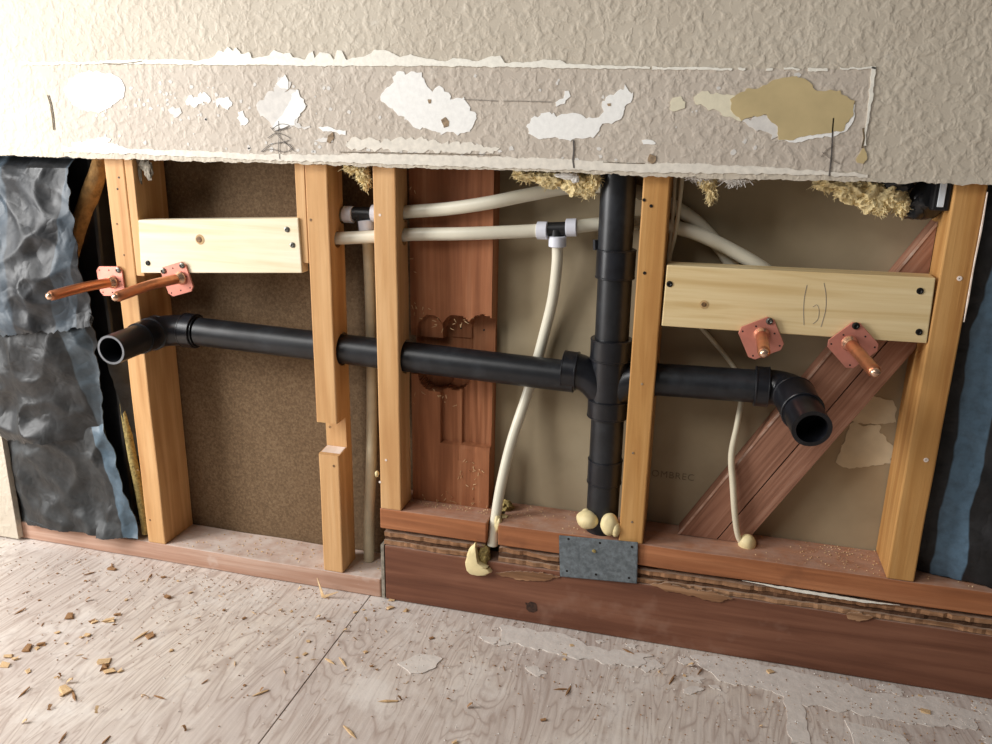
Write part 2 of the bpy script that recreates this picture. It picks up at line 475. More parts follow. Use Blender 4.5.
def stroke(pts, w, y, th=.0003):
    """thin drawn line on a plane facing the room"""
    P = [Vector(p) for p in pts]; V, F = [], []
    for i, q in enumerate(P):
        d = (P[min(i + 1, len(P) - 1)] - P[max(i - 1, 0)]); n = Vector((-d.z, 0, d.x)).normalized() * w / 2
        V += [(q.x + n.x, y - th, q.z + n.z), (q.x - n.x, y - th, q.z - n.z)]
        if i: k = len(V); F.append((k - 4, k - 3, k - 1, k - 2))
    V2 = [(v[0], y, v[2]) for v in V]; m = len(V)
    F2 = [tuple(i + m for i in reversed(f)) for f in F]
    side = []
    L = len(P)
    for i in range(L - 1):
        side += [(2 * i, 2 * i + 2, m + 2 * i + 2, m + 2 * i), (2 * i + 1, 2 * i + 3, m + 2 * i + 3, m + 2 * i + 1)]
    side += [(0, 1, m + 1, m), (2 * L - 2, 2 * L - 1, m + 2 * L - 1, m + 2 * L - 2)]
    return V + V2, F + F2 + side
def blob(c, rx, ry, rz, amp=.25, freq=1.6, seed=0, sub=3):
    bm = bmesh.new(); bmesh.ops.create_icosphere(bm, subdivisions=sub, radius=1)
    c = Vector(c)
    for v in bm.verts:
        d = v.co.normalized()
        k = 1 + amp * noise.fractal(d * freq + Vector((seed * 7.1, seed * 3.7, seed)), 1.0, 2.0, 2 if amp < .31 else 4)
        v.co = c + Vector((d.x * rx * k, d.y * ry * k, d.z * rz * k))
    out = ([tuple(v.co) for v in bm.verts], [tuple(v.index for v in f.verts) for f in bm.faces]); bm.free()
    return out
def cut(o, d, transform=None):
    """boolean-subtract a closed shape (world coords) from mesh object o"""
    c = obj('cutter', d, 'hole')
    bpy.context.view_layer.update()
    md = o.modifiers.new('cut', 'BOOLEAN'); md.operation = 'DIFFERENCE'; md.object = c; md.solver = 'EXACT'
    dg = bpy.context.evaluated_depsgraph_get()
    me = bpy.data.meshes.new_from_object(o.evaluated_get(dg))
    o.modifiers.clear()
    old = o.data; o.data = me; bpy.data.meshes.remove(old)
    cm = c.data; bpy.data.objects.remove(c); bpy.data.meshes.remove(cm)
def disc(c, r, th=.0006, seg=14, n=(0, -1, 0)):
    return lathe(c, n, [(-.0005, r), (th, r), (th * 1.4, r * .7)], seg)

W = .0381; D = .089
x1, x2, x4, x5, zR, zt = -0.4823, -0.1139, 0.4109, 0.8099, 0.1777, 0.7520
ZTOP = 1.02

# ------------------------------------------------------------------ setting: floor
fl = obj('floor', box(-2.2, 2.4, -2.6, .6, -.06, -.02, 0), 'underfloor', kind='structure')
SEAM = -.0255
def sheet(x0, x1_, y0, y1, mat):
    nx, ny = 60, 50
    V, F = [], []
    for j in range(ny + 1):
        for i in range(nx + 1):
            x = x0 + (x1_ - x0) * i / nx; y = y0 + (y1 - y0) * j / ny
            e = 0
            if i in (0, nx): x += .0012 * noise.noise(Vector((y * 30, x * 3, 0)))
            V.append((x, y, .0006 * noise.noise(Vector((x * 6, y * 6, 1)))))
    for j in range(ny):
        for i in range(nx): a = j * (nx + 1) + i; F.append((a, a + 1, a + nx + 2, a + nx + 1))
    n = len(V)
    V += [(v[0], v[1], -.019) for v in V[:n]]
    rim = [i for i in range(nx + 1)] + [j * (nx + 1) + nx for j in range(1, ny + 1)] + [ny * (nx + 1) + i for i in range(nx - 1, -1, -1)] + [j * (nx + 1) for j in range(ny - 1, 0, -1)]
    for k in range(len(rim)):
        a, b = rim[k], rim[(k + 1) % len(rim)]; F.append((a, b, b + n, a + n))
    F.append(tuple(r + n for r in rim))
    return V, F
obj('plywood_sheet', sheet(-2.2, SEAM - .0012, -2.6, .6, 0), 'floor_a', fl)
obj('plywood_sheet', sheet(SEAM + .0012, 2.4, -2.6, .6, 0), 'floor_b', fl)
# old plaster and mastic left on the sheets near the wall
for k, (pts, amp) in enumerate([
        ([(0.539, -0.0145, 0), (0.6172, -0.0053, 0), (0.708, -0.0105, 0), (0.7929, -0.0307, 0), (0.9063, -0.0218, 0), (0.9623, -0.0398, 0), (0.9386, -0.0787, 0), (0.8376, -0.0905, 0), (0.7705, -0.0878, 0), (0.7006, -0.0921, 0), (0.6595, -0.0689, 0), (0.5858, -0.0658, 0)], .006),
        ([(0.6727, -0.0458, 0), (0.7039, -0.0562, 0), (0.707, -0.1125, 0), (0.7091, -0.1724, 0), (0.6794, -0.1809, 0), (0.6787, -0.1206, 0)], .003),
        ([(0.7608, -0.1081, 0), (0.832, -0.1194, 0), (0.8615, -0.1603, 0), (0.769, -0.1865, 0)], .004),
        ([(0.0939, -0.1666, 0), (0.1186, -0.1331, 0), (0.1557, -0.1331, 0), (0.1576, -0.1586, 0), (0.1245, -0.1858, 0)], .003),
        ([(0.2224, -0.02, 0), (0.3262, -0.0196, 0), (0.3965, -0.0419, 0), (0.4763, -0.0325, 0), (0.4636, -0.0706, 0), (0.3852, -0.0775, 0), (0.3022, -0.0691, 0), (0.2329, -0.0611, 0)], .006)]):
    o2 = []
    n = len(pts)
    for i in range(n):
        a, b = Vector(pts[i]), Vector(pts[(i + 1) % n])
        kk = max(1, int((b - a).length / .005))
        for j in range(kk):
            q = a.lerp(b, j / kk); s = q * 60 + Vector((k, 0, 0))
            o2.append((q.x + noise.noise(s) * amp * 1.8, q.y + noise.noise(s + Vector((5, 9, 0))) * amp * 1.8, 0))
    m = len(o2)
    obj('plaster_smear', fill([(p[0], p[1]) for p in o2], -.0005, .0009 + .0002 * k, lambda a, b, h: (a, b, h)), 'smear', fl)

rs_ = random.Random(12)
for k in range(22):
    cx, cy = rs_.uniform(.2, 1.0), -.012 - abs(rs_.gauss(0, .09)); ra, rb_ = rs_.uniform(.006, .03), rs_.uniform(.004, .014); m = 26; th = rs_.uniform(-.5, .5)
    pts = []
    for i in range(m):
        a = 6.283 * i / m; q = 1 + .75 * noise.noise(Vector((math.cos(a) * 1.7 + k * 5, math.sin(a) * 1.7, 0))) + rs_.uniform(-.12, .12)
        x, y = math.cos(a) * ra * q, math.sin(a) * rb_ * q
        pts.append((cx + x * math.cos(th) - y * math.sin(th), min(-.003, cy + x * math.sin(th) + y * math.cos(th))))
    obj('plaster_smear', fill(pts, -.0005, .0007 + .00002 * k, lambda a, b, h: (a, b, h)), 'smear', fl)

# ------------------------------------------------------------------ setting: upper drywall
def ragged_wall(xa, xb, z0, z1, y0, y1, step=.0035, amp=.0016):
    n = int((xb - xa) / step)
    bot = []
    for i in range(n + 1):
        x = xa + (xb - xa) * i / n
        bot.append((x, z0 + amp * 1.6 * noise.noise(Vector((x * 45, 0, 0))) + amp * random.uniform(-.6, .6) + .004 * noise.noise(Vector((x * 3, 4, 0)))))
    V, F = [], []
    for (x, z) in bot: V += [(x, y0, z), (x, y0, z + .012), (x, y0, z1), (x, y1, z1), (x, y1 , z + random.uniform(-.001, .002))]
    for i in range(n):
        a, b = i * 5, i * 5 + 5
        for k in range(4): F.append((a + k, b + k, b + k + 1, a + k + 1))
        F.append((a + 4, b + 4, b, a))
    F += [tuple(range(5)), tuple(n * 5 + k for k in (4, 3, 2, 1, 0))]
    return V, F
YW = -.0135
wall = obj('wall_back', ragged_wall(-.776, 2.3, zt + .001, 1.75, YW, -.0005), 'drywall', kind='structure')
low = obj('wall_side', box(-2.2, -.777, YW, -.0005, .006, 1.75, .001), 'drywall', kind='structure')
# strip of rough core along the cut bottom edge
# painted-over area where the old backsplash was
patch('old_paint_area', [(-0.5506, -0.0135, 0.8871), (-0.3114, -0.0135, 0.8946), (-0.1061, -0.0135, 0.8959), (0.2027, -0.0135, 0.893), (0.4111, -0.0135, 0.8904), (0.6913, -0.0135, 0.8928), (0.6941, -0.0135, 0.8302), (0.6933, -0.0135, 0.7666), (0.4882, -0.0135, 0.758), (0.2054, -0.0135, 0.7595), (-0.1135, -0.0135, 0.7642), (-0.3809, -0.0135, 0.7653), (-0.5545, -0.0135, 0.7677), (-0.5525, -0.0135, 0.8282)], 'drywall_old', wall, YW, .0005, .001)
YP = YW - .0005
# ragged caulk bead along the top of that area
tops = [(100,61),(115,60),(150,60),(172,59),(195,61),(213,58),(219,50),(224,52),(228,47),(233,50),(236,47),(241,54),(249,52),(252,58),(262,57),(270,55),(274,50),(279,52),(284,54),(290,53),(293,57),(299,58),(306,60),(309,53),(313,51),(315,58),(320,52),(330,54),(334,60),(337,50),(342,51),(346,60),(353,58),(366,56),(376,49),(383,50),(392,53),(400,57),(410,55),(420,57),(432,59),(445,62),(455,58),(470,60),(478,61),(490,57),(500,56),(505,63),(520,62),(530,62),(545,60),(560,60),(568,64),(590,65),(620,66),(650,67)]
cpts_top = [(-0.456, -0.014, 0.9036), (-0.4278, -0.014, 0.9051), (-0.3637, -0.014, 0.9049), (-0.324, -0.014, 0.9063), (-0.2836, -0.014, 0.9033), (-0.2518, -0.014, 0.9075), (-0.2404, -0.014, 0.9189), (-0.232, -0.014, 0.916), (-0.2246, -0.014, 0.923), (-0.2164, -0.014, 0.9187), (-0.2109, -0.014, 0.923), (-0.2032, -0.014, 0.913), (-0.1894, -0.014, 0.9158), (-0.185, -0.014, 0.9073), (-0.1681, -0.014, 0.9086), (-0.1545, -0.014, 0.9114), (-0.1474, -0.014, 0.9184), (-0.1393, -0.014, 0.9155), (-0.1312, -0.014, 0.9127), (-0.1212, -0.014, 0.9141), (-0.1166, -0.014, 0.9085), (-0.1068, -0.014, 0.907), (-0.0955, -0.014, 0.9042), (-0.0901, -0.014, 0.9139), (-0.0835, -0.014, 0.9167), (-0.0807, -0.014, 0.907), (-0.0722, -0.014, 0.9152), (-0.0563, -0.014, 0.9124), (-0.0502, -0.014, 0.9041), (-0.0448, -0.014, 0.9178), (-0.0369, -0.014, 0.9164), (-0.031, -0.014, 0.9041), (-0.0198, -0.014, 0.9068), (0.0008, -0.014, 0.9094), (0.0167, -0.014, 0.9189), (0.0275, -0.014, 0.9175), (0.0413, -0.014, 0.9133), (0.0535, -0.014, 0.9079), (0.0689, -0.014, 0.9105), (0.0841, -0.014, 0.9078), (0.1022, -0.014, 0.9051), (0.1217, -0.014, 0.901), (0.1366, -0.014, 0.9063), (0.1589, -0.014, 0.9036), (0.1706, -0.014, 0.9022), (0.1881, -0.014, 0.9075), (0.2025, -0.014, 0.9087), (0.21, -0.014, 0.8995), (0.2315, -0.014, 0.9008), (0.2457, -0.014, 0.9008), (0.2669, -0.014, 0.9033), (0.2879, -0.014, 0.9033), (0.2993, -0.014, 0.8981), (0.3297, -0.014, 0.8968), (0.3706, -0.014, 0.8954), (0.4109, -0.014, 0.8941)]
cpts_bot = [(0.411, -0.014, 0.8916), (0.3709, -0.014, 0.8916), (0.2883, -0.014, 0.8929), (0.2028, -0.014, 0.8943), (0.1142, -0.014, 0.8957), (0.0223, -0.014, 0.8957), (-0.0732, -0.014, 0.8958), (-0.1723, -0.014, 0.8973), (-0.2492, -0.014, 0.8974), (-0.3284, -0.014, 0.899), (-0.4009, -0.014, 0.8991), (-0.4566, -0.014, 0.8992)]
patch('caulk_line', cpts_top + cpts_bot, 'caulk', wall, YP, .001, .0006, .003)
for k, seg_ in enumerate([[(0.4135, -0.014, 0.8941), (0.5172, -0.014, 0.8929), (0.5175, -0.014, 0.8904), (0.4138, -0.014, 0.8904)], [(0.5248, -0.014, 0.8929), (0.5349, -0.014, 0.8929), (0.5351, -0.014, 0.8904), (0.525, -0.014, 0.8904)], [(0.5598, -0.014, 0.8928), (0.5673, -0.014, 0.8928), (0.5676, -0.014, 0.8898), (0.5602, -0.014, 0.8898)],
            [(0.5821, -0.014, 0.8928), (0.6017, -0.014, 0.8928), (0.602, -0.014, 0.8904), (0.5824, -0.014, 0.8904)], [(0.6114, -0.014, 0.8928), (0.6355, -0.014, 0.8928), (0.636, -0.014, 0.8892), (0.6118, -0.014, 0.8892)], [(0.6499, -0.014, 0.8928), (0.6922, -0.014, 0.894), (0.6925, -0.014, 0.8916), (0.6501, -0.014, 0.891)],
            [(0.6875, -0.014, 0.894), (0.6922, -0.014, 0.894), (0.6934, -0.014, 0.8606), (0.6924, -0.014, 0.8424), (0.6922, -0.014, 0.8179), (0.6937, -0.014, 0.7981), (0.6889, -0.014, 0.798), (0.6893, -0.014, 0.8302), (0.6886, -0.014, 0.8605)], [(-0.6064, -0.014, 0.9024), (-0.4562, -0.014, 0.9021), (-0.4566, -0.014, 0.8992), (-0.6033, -0.014, 0.8978)]]):
    patch('caulk_line', seg_, 'caulk', wall, YP, .001, .0007, .003, k)
# patches of bare compound, tape and paper
pw = lambda nm, pts, mat, seed=0, amp=.0022, th=.0008: patch(nm, pts, mat, wall, YP, th, amp, .0035, seed)
pw('compound_patch', [(-0.5314, -0.014, 0.8595), (-0.5171, -0.014, 0.8764), (-0.4924, -0.014, 0.8871), (-0.4638, -0.014, 0.8887), (-0.4362, -0.014, 0.8842), (-0.4188, -0.014, 0.8752), (-0.413, -0.014, 0.8632), (-0.4224, -0.014, 0.848), (-0.4431, -0.014, 0.834), (-0.4709, -0.014, 0.826), (-0.4974, -0.014, 0.8288), (-0.5192, -0.014, 0.8379)], 'plaster', 1, .0012)
pw('compound_patch', [(-0.3092, -0.014, 0.8444), (-0.2977, -0.014, 0.852), (-0.2908, -0.014, 0.849), (-0.2793, -0.014, 0.858), (-0.2691, -0.014, 0.8536), (-0.2607, -0.014, 0.8493), (-0.2651, -0.014, 0.8404), (-0.2791, -0.014, 0.8417), (-0.2903, -0.014, 0.8371), (-0.3061, -0.014, 0.84)], 'plaster', 2)
pw('compound_patch', [(-0.2524, -0.014, 0.8435), (-0.2412, -0.014, 0.8509), (-0.2289, -0.014, 0.8525), (-0.2246, -0.014, 0.8422), (-0.2305, -0.014, 0.8333), (-0.2424, -0.014, 0.8376), (-0.2513, -0.014, 0.8361)], 'plaster', 3)
pw('compound_patch', [(-0.2152, -0.014, 0.8291), (-0.2063, -0.014, 0.8321), (-0.2018, -0.014, 0.8233), (-0.1972, -0.014, 0.816), (-0.2081, -0.014, 0.8099), (-0.2143, -0.014, 0.8187)], 'plaster', 4)
pw('compound_patch', [(-0.3377, -0.014, 0.8321), (-0.321, -0.014, 0.8353), (-0.3146, -0.014, 0.8279), (-0.3264, -0.014, 0.8187), (-0.3368, -0.014, 0.8231)], 'plaster_grey', 5)
pw('compound_patch', [(-0.1815, -0.014, 0.8412), (-0.167, -0.014, 0.8529), (-0.1496, -0.014, 0.8603), (-0.1433, -0.014, 0.8789), (-0.1331, -0.014, 0.8817), (-0.1253, -0.014, 0.8732), (-0.1242, -0.014, 0.8647), (-0.1328, -0.014, 0.8604), (-0.1125, -0.014, 0.8648), (-0.1148, -0.014, 0.8533), (-0.1038, -0.014, 0.8434), (-0.0974, -0.014, 0.8391), (-0.1079, -0.014, 0.8289), (-0.117, -0.014, 0.8157), (-0.104, -0.014, 0.8086), (-0.0939, -0.014, 0.8103), (-0.0958, -0.014, 0.8059), (-0.1158, -0.014, 0.807), (-0.1376, -0.014, 0.8096), (-0.1516, -0.014, 0.8034), (-0.1579, -0.014, 0.8122), (-0.171, -0.014, 0.8208), (-0.1806, -0.014, 0.8295)], 'plaster_grey', 6)
pw('compound_patch', [(-0.1545, -0.0145, 0.8078), (-0.1434, -0.0145, 0.8212), (-0.1307, -0.0145, 0.8359), (-0.1214, -0.0145, 0.8504), (-0.1123, -0.0145, 0.8647), (-0.1079, -0.0145, 0.8534), (-0.0985, -0.0145, 0.8434), (-0.0972, -0.0145, 0.8377), (-0.1076, -0.0145, 0.8304), (-0.1131, -0.0145, 0.8201), (-0.1221, -0.0145, 0.8113), (-0.1376, -0.0145, 0.8066)], 'plaster', 7, .0015, .0012)
pw('compound_patch', [(-0.1469, -0.0145, 0.8703), (-0.1381, -0.0145, 0.8774), (-0.131, -0.0145, 0.8845), (-0.125, -0.0145, 0.8732), (-0.1272, -0.0145, 0.8647), (-0.1373, -0.0145, 0.8632)], 'plaster', 8, .001, .0012)
pw('compound_patch', [(0.0492, -0.014, 0.8881), (0.0628, -0.014, 0.8857), (0.0783, -0.014, 0.8871), (0.086, -0.014, 0.8858), (0.0897, -0.014, 0.8762), (0.0947, -0.014, 0.8711), (0.1004, -0.014, 0.8666), (0.1069, -0.014, 0.8598), (0.1119, -0.014, 0.8653), (0.1184, -0.014, 0.8667), (0.1249, -0.014, 0.8592), (0.1298, -0.014, 0.8506), (0.1393, -0.014, 0.8518), (0.1507, -0.014, 0.8532), (0.1591, -0.014, 0.8423), (0.164, -0.014, 0.8338), (0.1698, -0.014, 0.8224), (0.1643, -0.014, 0.813), (0.151, -0.014, 0.8058), (0.1242, -0.014, 0.8028), (0.1009, -0.014, 0.8059), (0.0775, -0.014, 0.8116), (0.0619, -0.014, 0.823), (0.0463, -0.014, 0.8324), (0.0287, -0.014, 0.8445), (0.0229, -0.014, 0.8543), (0.0291, -0.014, 0.8638), (0.0391, -0.014, 0.8708), (0.0432, -0.014, 0.8795)], 'plaster', 9)
pw('compound_patch', [(0.2443, -0.014, 0.8162), (0.2514, -0.014, 0.8245), (0.2656, -0.014, 0.8342), (0.2858, -0.014, 0.8312), (0.3114, -0.014, 0.8334), (0.3258, -0.014, 0.8282), (0.3398, -0.014, 0.8298), (0.3535, -0.014, 0.8358), (0.3446, -0.014, 0.8444), (0.359, -0.014, 0.8603), (0.3739, -0.014, 0.8643), (0.379, -0.014, 0.8695), (0.3917, -0.014, 0.8631), (0.3911, -0.014, 0.8514), (0.3808, -0.014, 0.8408), (0.3694, -0.014, 0.8248), (0.3571, -0.014, 0.8207), (0.349, -0.014, 0.8152), (0.344, -0.014, 0.8043), (0.3272, -0.014, 0.8), (0.3073, -0.014, 0.7982), (0.2785, -0.014, 0.7976), (0.2609, -0.014, 0.8), (0.249, -0.014, 0.8053), (0.243, -0.014, 0.8093)], 'plaster', 10)
pw('compound_patch', [(0.2837, -0.014, 0.8478), (0.2906, -0.014, 0.8553), (0.2974, -0.014, 0.8618), (0.3048, -0.014, 0.8547), (0.2994, -0.014, 0.8493), (0.2938, -0.014, 0.8452), (0.2869, -0.014, 0.8393)], 'plaster', 11)
pw('compound_patch', [(0.4069, -0.014, 0.7994), (0.4122, -0.014, 0.8022), (0.4178, -0.014, 0.8004), (0.4263, -0.014, 0.7971), (0.4238, -0.014, 0.7939), (0.4155, -0.014, 0.795), (0.4092, -0.014, 0.7941)], 'plaster', 12, .001)
pw('compound_patch', [(0.4388, -0.014, 0.8476), (0.443, -0.014, 0.856), (0.4541, -0.014, 0.857), (0.462, -0.014, 0.85), (0.4617, -0.014, 0.8416), (0.4476, -0.014, 0.8384), (0.441, -0.014, 0.8405)], 'cream', 13, .001)
pw('compound_patch', [(0.4709, -0.014, 0.8562), (0.4788, -0.014, 0.8633), (0.4931, -0.014, 0.861), (0.5148, -0.014, 0.8617), (0.5309, -0.014, 0.8552), (0.5372, -0.014, 0.8385), (0.5355, -0.014, 0.8253), (0.521, -0.014, 0.8306), (0.5078, -0.014, 0.8381), (0.4918, -0.014, 0.841), (0.4804, -0.014, 0.8455), (0.4738, -0.014, 0.8492)], 'cream', 14, .0015)
pw('compound_patch', [(0.5355, -0.014, 0.8253), (0.5486, -0.014, 0.8325), (0.5696, -0.014, 0.8358), (0.5824, -0.014, 0.8299), (0.5883, -0.014, 0.8047), (0.579, -0.014, 0.8063), (0.563, -0.014, 0.8128), (0.5468, -0.014, 0.8202)], 'plaster_grey', 15, .0025)
pw('compound_patch', [(0.5818, -0.014, 0.8033), (0.6069, -0.014, 0.8014), (0.6302, -0.014, 0.8073), (0.6538, -0.014, 0.809), (0.669, -0.014, 0.8162), (0.6745, -0.014, 0.8297), (0.6742, -0.014, 0.849), (0.6712, -0.014, 0.8498), (0.6691, -0.014, 0.8267), (0.6587, -0.014, 0.816), (0.6296, -0.014, 0.8125), (0.6062, -0.014, 0.8075)], 'plaster', 16, .0012)
pw('bare_paper_patch', [(0.5187, -0.0145, 0.8535), (0.53, -0.0145, 0.8636), (0.5389, -0.0145, 0.8673), (0.5628, -0.0145, 0.8704), (0.5767, -0.0145, 0.8808), (0.5972, -0.0145, 0.8838), (0.6128, -0.0145, 0.8765), (0.6229, -0.0145, 0.8662), (0.6523, -0.0145, 0.865), (0.6714, -0.0145, 0.8519), (0.6713, -0.0145, 0.8356), (0.6666, -0.0145, 0.8183), (0.6473, -0.0145, 0.8128), (0.6238, -0.0145, 0.8109), (0.6066, -0.0145, 0.8038), (0.5853, -0.0145, 0.804), (0.5802, -0.0145, 0.8223), (0.5667, -0.0145, 0.8343), (0.5486, -0.0145, 0.8325), (0.5354, -0.0145, 0.8262), (0.5252, -0.0145, 0.8353)], 'tanpaper', 17, .0014, .0012)
pw('bare_paper_patch', [(0.6833, -0.014, 0.7817), (0.6872, -0.014, 0.7894), (0.6908, -0.014, 0.7956), (0.6962, -0.014, 0.7881), (0.6987, -0.014, 0.7806), (0.6935, -0.014, 0.7759), (0.6873, -0.014, 0.7782)], 'tanpaper', 18, .001)
pw('compound_patch', [(-0.0806, -0.014, 0.809), (-0.068, -0.014, 0.8099), (-0.0475, -0.014, 0.8059), (-0.0352, -0.014, 0.8035), (-0.0362, -0.014, 0.7984), (-0.0457, -0.014, 0.7997), (-0.06, -0.014, 0.8038), (-0.0683, -0.014, 0.803), (-0.0766, -0.014, 0.8054)], 'plaster', 19, .0012)
pw('compound_patch', [(-0.038, -0.014, 0.7841), (-0.0275, -0.014, 0.7898), (-0.0068, -0.014, 0.7957), (0.0214, -0.014, 0.7908), (0.0535, -0.014, 0.7951), (0.1008, -0.014, 0.7942), (0.1511, -0.014, 0.7899), (0.1854, -0.014, 0.7889), (0.2043, -0.014, 0.784), (0.2026, -0.014, 0.7777), (0.1319, -0.014, 0.776), (0.0732, -0.014, 0.7768), (0.0211, -0.014, 0.777), (-0.0279, -0.014, 0.7781)], 'edge_white', 20, .0026)
pw('compound_patch', [(-0.0858, -0.014, 0.7886), (-0.0729, -0.014, 0.7944), (-0.0563, -0.014, 0.7929), (-0.0586, -0.014, 0.7874), (-0.0733, -0.014, 0.7871)], 'plaster_grey', 21, .001)
pw('compound_patch', [(-0.5293, -0.014, 0.7755), (-0.5014, -0.014, 0.7801), (-0.4613, -0.014, 0.788), (-0.4499, -0.014, 0.7831), (-0.458, -0.014, 0.777), (-0.4343, -0.014, 0.7735), (-0.4205, -0.014, 0.7691), (-0.4238, -0.014, 0.7626), (-0.4651, -0.014, 0.7609), (-0.5087, -0.014, 0.7647), (-0.5278, -0.014, 0.7695)], 'plaster', 22, .0014)
# loose specks of chipped paint
rf = random.Random(5); FV = []
for k in range(150):
    zone = rf.random()
    if zone < .45: fx, fz = rf.gauss(-.33, .12), rf.gauss(.84, .022)
    elif zone < .8: fx, fz = rf.uniform(-.5, .45), rf.gauss(.775, .008)
    else: fx, fz = rf.uniform(-.55, .6), rf.uniform(.78, .885)
    if not (-.55 < fx < .68 and .762 < fz < .888): continue
    rr = rf.uniform(.0012, .0042); m_ = rf.randint(5, 8)
    FV.append(slab([(fx + rr * rf.uniform(.5, 1.3) * math.cos(6.283 * q / m_), 0, fz + rr * rf.uniform(.5, 1.2) * math.sin(6.283 * q / m_)) for q in range(m_)], YP - .0004, .0005))
obj('paint_flecks', join(*FV), 'plaster_grey', wall, kind='stuff')
# pale chalky scored band along the bottom edge
ptop = [(132,150),(200,151),(260,154),(330,155),(360,156),(420,158),(470,159),(530,161),(580,163),(640,165),(700,166),(760,168),(820,172),(868,175)]
band_t = [(-0.5495, -0.014, 0.771), (-0.4139, -0.014, 0.7693), (-0.288, -0.014, 0.7691), (-0.1817, -0.014, 0.767), (-0.0626, -0.014, 0.7684), (-0.0131, -0.014, 0.7725), (0.0828, -0.014, 0.7719), (0.1601, -0.014, 0.7724), (0.2497, -0.014, 0.7719), (0.322, -0.014, 0.771), (0.4061, -0.014, 0.7691), (0.4871, -0.014, 0.7699), (0.5657, -0.014, 0.7682), (0.6418, -0.014, 0.7652), (0.701, -0.014, 0.7631)]
band_b = [(0.7015, -0.014, 0.7593), (0.6425, -0.014, 0.76), (0.5666, -0.014, 0.7591), (0.4882, -0.014, 0.758), (0.4069, -0.014, 0.757), (0.3227, -0.014, 0.7573), (0.2502, -0.014, 0.7566), (0.1602, -0.014, 0.7568), (0.0827, -0.014, 0.7576), (-0.0136, -0.014, 0.7579), (-0.0631, -0.014, 0.758), (-0.1824, -0.014, 0.7579), (-0.2889, -0.014, 0.7598), (-0.4149, -0.014, 0.7614), (-0.5511, -0.014, 0.7613)]
patch('scored_edge_band', band_t + band_b, 'edge_white', wall, YP, .0007, .0009, .003, 31)
# dirt lines, cracks and stains
for k, (pts, mat, w) in enumerate([
        ([(-0.4509, -0.014, 0.8999), (-0.4193, -0.014, 0.8991), (-0.3914, -0.014, 0.9013), (-0.3766, -0.014, 0.9035)], 'crack', .0012),
        ([(-0.5639, -0.014, 0.8515), (-0.5606, -0.014, 0.8359), (-0.5601, -0.014, 0.8155), (-0.5612, -0.014, 0.7964)], 'crack', .0024),
        ([(-0.0459, -0.014, 0.7732), (0.0513, -0.014, 0.7741), (0.1295, -0.014, 0.7745), (0.2052, -0.014, 0.7749)], 'crack', .0009),
        ([(0.1504, -0.014, 0.8506), (0.1742, -0.014, 0.8501), (0.2008, -0.014, 0.849)], 'pencil_faint', .0008),
        ([(0.2081, -0.014, 0.849), (0.2329, -0.014, 0.8492), (0.2545, -0.014, 0.8488), (0.2788, -0.014, 0.8483)], 'pencil_faint', .0008),
        ([(0.3547, -0.014, 0.7691), (0.3785, -0.014, 0.7684), (0.413, -0.014, 0.7686)], 'crack', .0009),
        ([(0.3115, -0.014, 0.7979), (0.3128, -0.014, 0.7844), (0.312, -0.014, 0.7707), (0.314, -0.014, 0.7598)], 'pencil', .0022),
        ([(0.6499, -0.014, 0.8321), (0.6506, -0.014, 0.8172), (0.6524, -0.014, 0.7985), (0.6536, -0.014, 0.7795), (0.6538, -0.014, 0.7591)], 'pencil', .0018),
        ([(0.6413, -0.014, 0.7894), (0.6495, -0.014, 0.7832), (0.6575, -0.014, 0.7784), (0.6653, -0.014, 0.7748)], 'pencil_faint', .0008),
        ([(0.6408, -0.014, 0.783), (0.6459, -0.014, 0.792), (0.6538, -0.014, 0.7972)], 'pencil_faint', .0008),
        ([(0.6871, -0.014, 0.8203), (0.69, -0.014, 0.808), (0.6893, -0.014, 0.7955)], 'crack', .0022)]):
    obj('pencil_mark' if 'pencil' in mat else 'surface_crack', stroke(pts, w, YP - .0009), mat, wall)
for pts in ([(-0.1457, -0.014, 0.8168), (-0.1461, -0.014, 0.7961), (-0.1483, -0.014, 0.7768), (-0.1476, -0.014, 0.7603)], [(-0.1584, -0.014, 0.8048), (-0.1425, -0.014, 0.8124), (-0.1275, -0.014, 0.8097), (-0.1517, -0.014, 0.802), (-0.1293, -0.014, 0.8068)], [(-0.1662, -0.014, 0.7913), (-0.1485, -0.014, 0.7991), (-0.1269, -0.014, 0.7906), (-0.1461, -0.014, 0.7843)],
            [(-0.1779, -0.014, 0.7716), (-0.1599, -0.014, 0.7825), (-0.1375, -0.014, 0.7845), (-0.1243, -0.014, 0.7773), (-0.1401, -0.014, 0.771), (-0.1621, -0.014, 0.775), (-0.1798, -0.014, 0.7701)], [(-0.1599, -0.014, 0.8077), (-0.1519, -0.014, 0.799), (-0.139, -0.014, 0.7874), (-0.1196, -0.014, 0.7715)]):
    obj('pencil_mark', stroke(crom(pts, 4), .0008, YP - .0013), 'pencil', wall)
pw('brown_stain', [(0.4152, -0.0145, 0.7774), (0.419, -0.0145, 0.7815), (0.4272, -0.0145, 0.7804), (0.4291, -0.0145, 0.7737), (0.424, -0.0145, 0.7683), (0.417, -0.0145, 0.7707)], 'rust', 25, .001, .0013)
pw('brown_stain', [(-0.0645, -0.0145, 0.7962), (-0.0559, -0.0145, 0.8022), (-0.0547, -0.0145, 0.7935), (-0.0616, -0.0145, 0.7861), (-0.0665, -0.0145, 0.7874)], 'rust', 26, .0006, .0013)
pw('brown_stain', [(0.1158, -0.0145, 0.822), (0.1234, -0.0145, 0.8276), (0.128, -0.0145, 0.8207), (0.1265, -0.0145, 0.8124), (0.1204, -0.0145, 0.8109)], 'rust', 27, .001, .0013)
pw('brown_stain', [(0.096, -0.0145, 0.8508), (0.1006, -0.0145, 0.8508), (0.1006, -0.0145, 0.8439), (0.0975, -0.0145, 0.8439)], 'rust', 28, .0005, .0013)
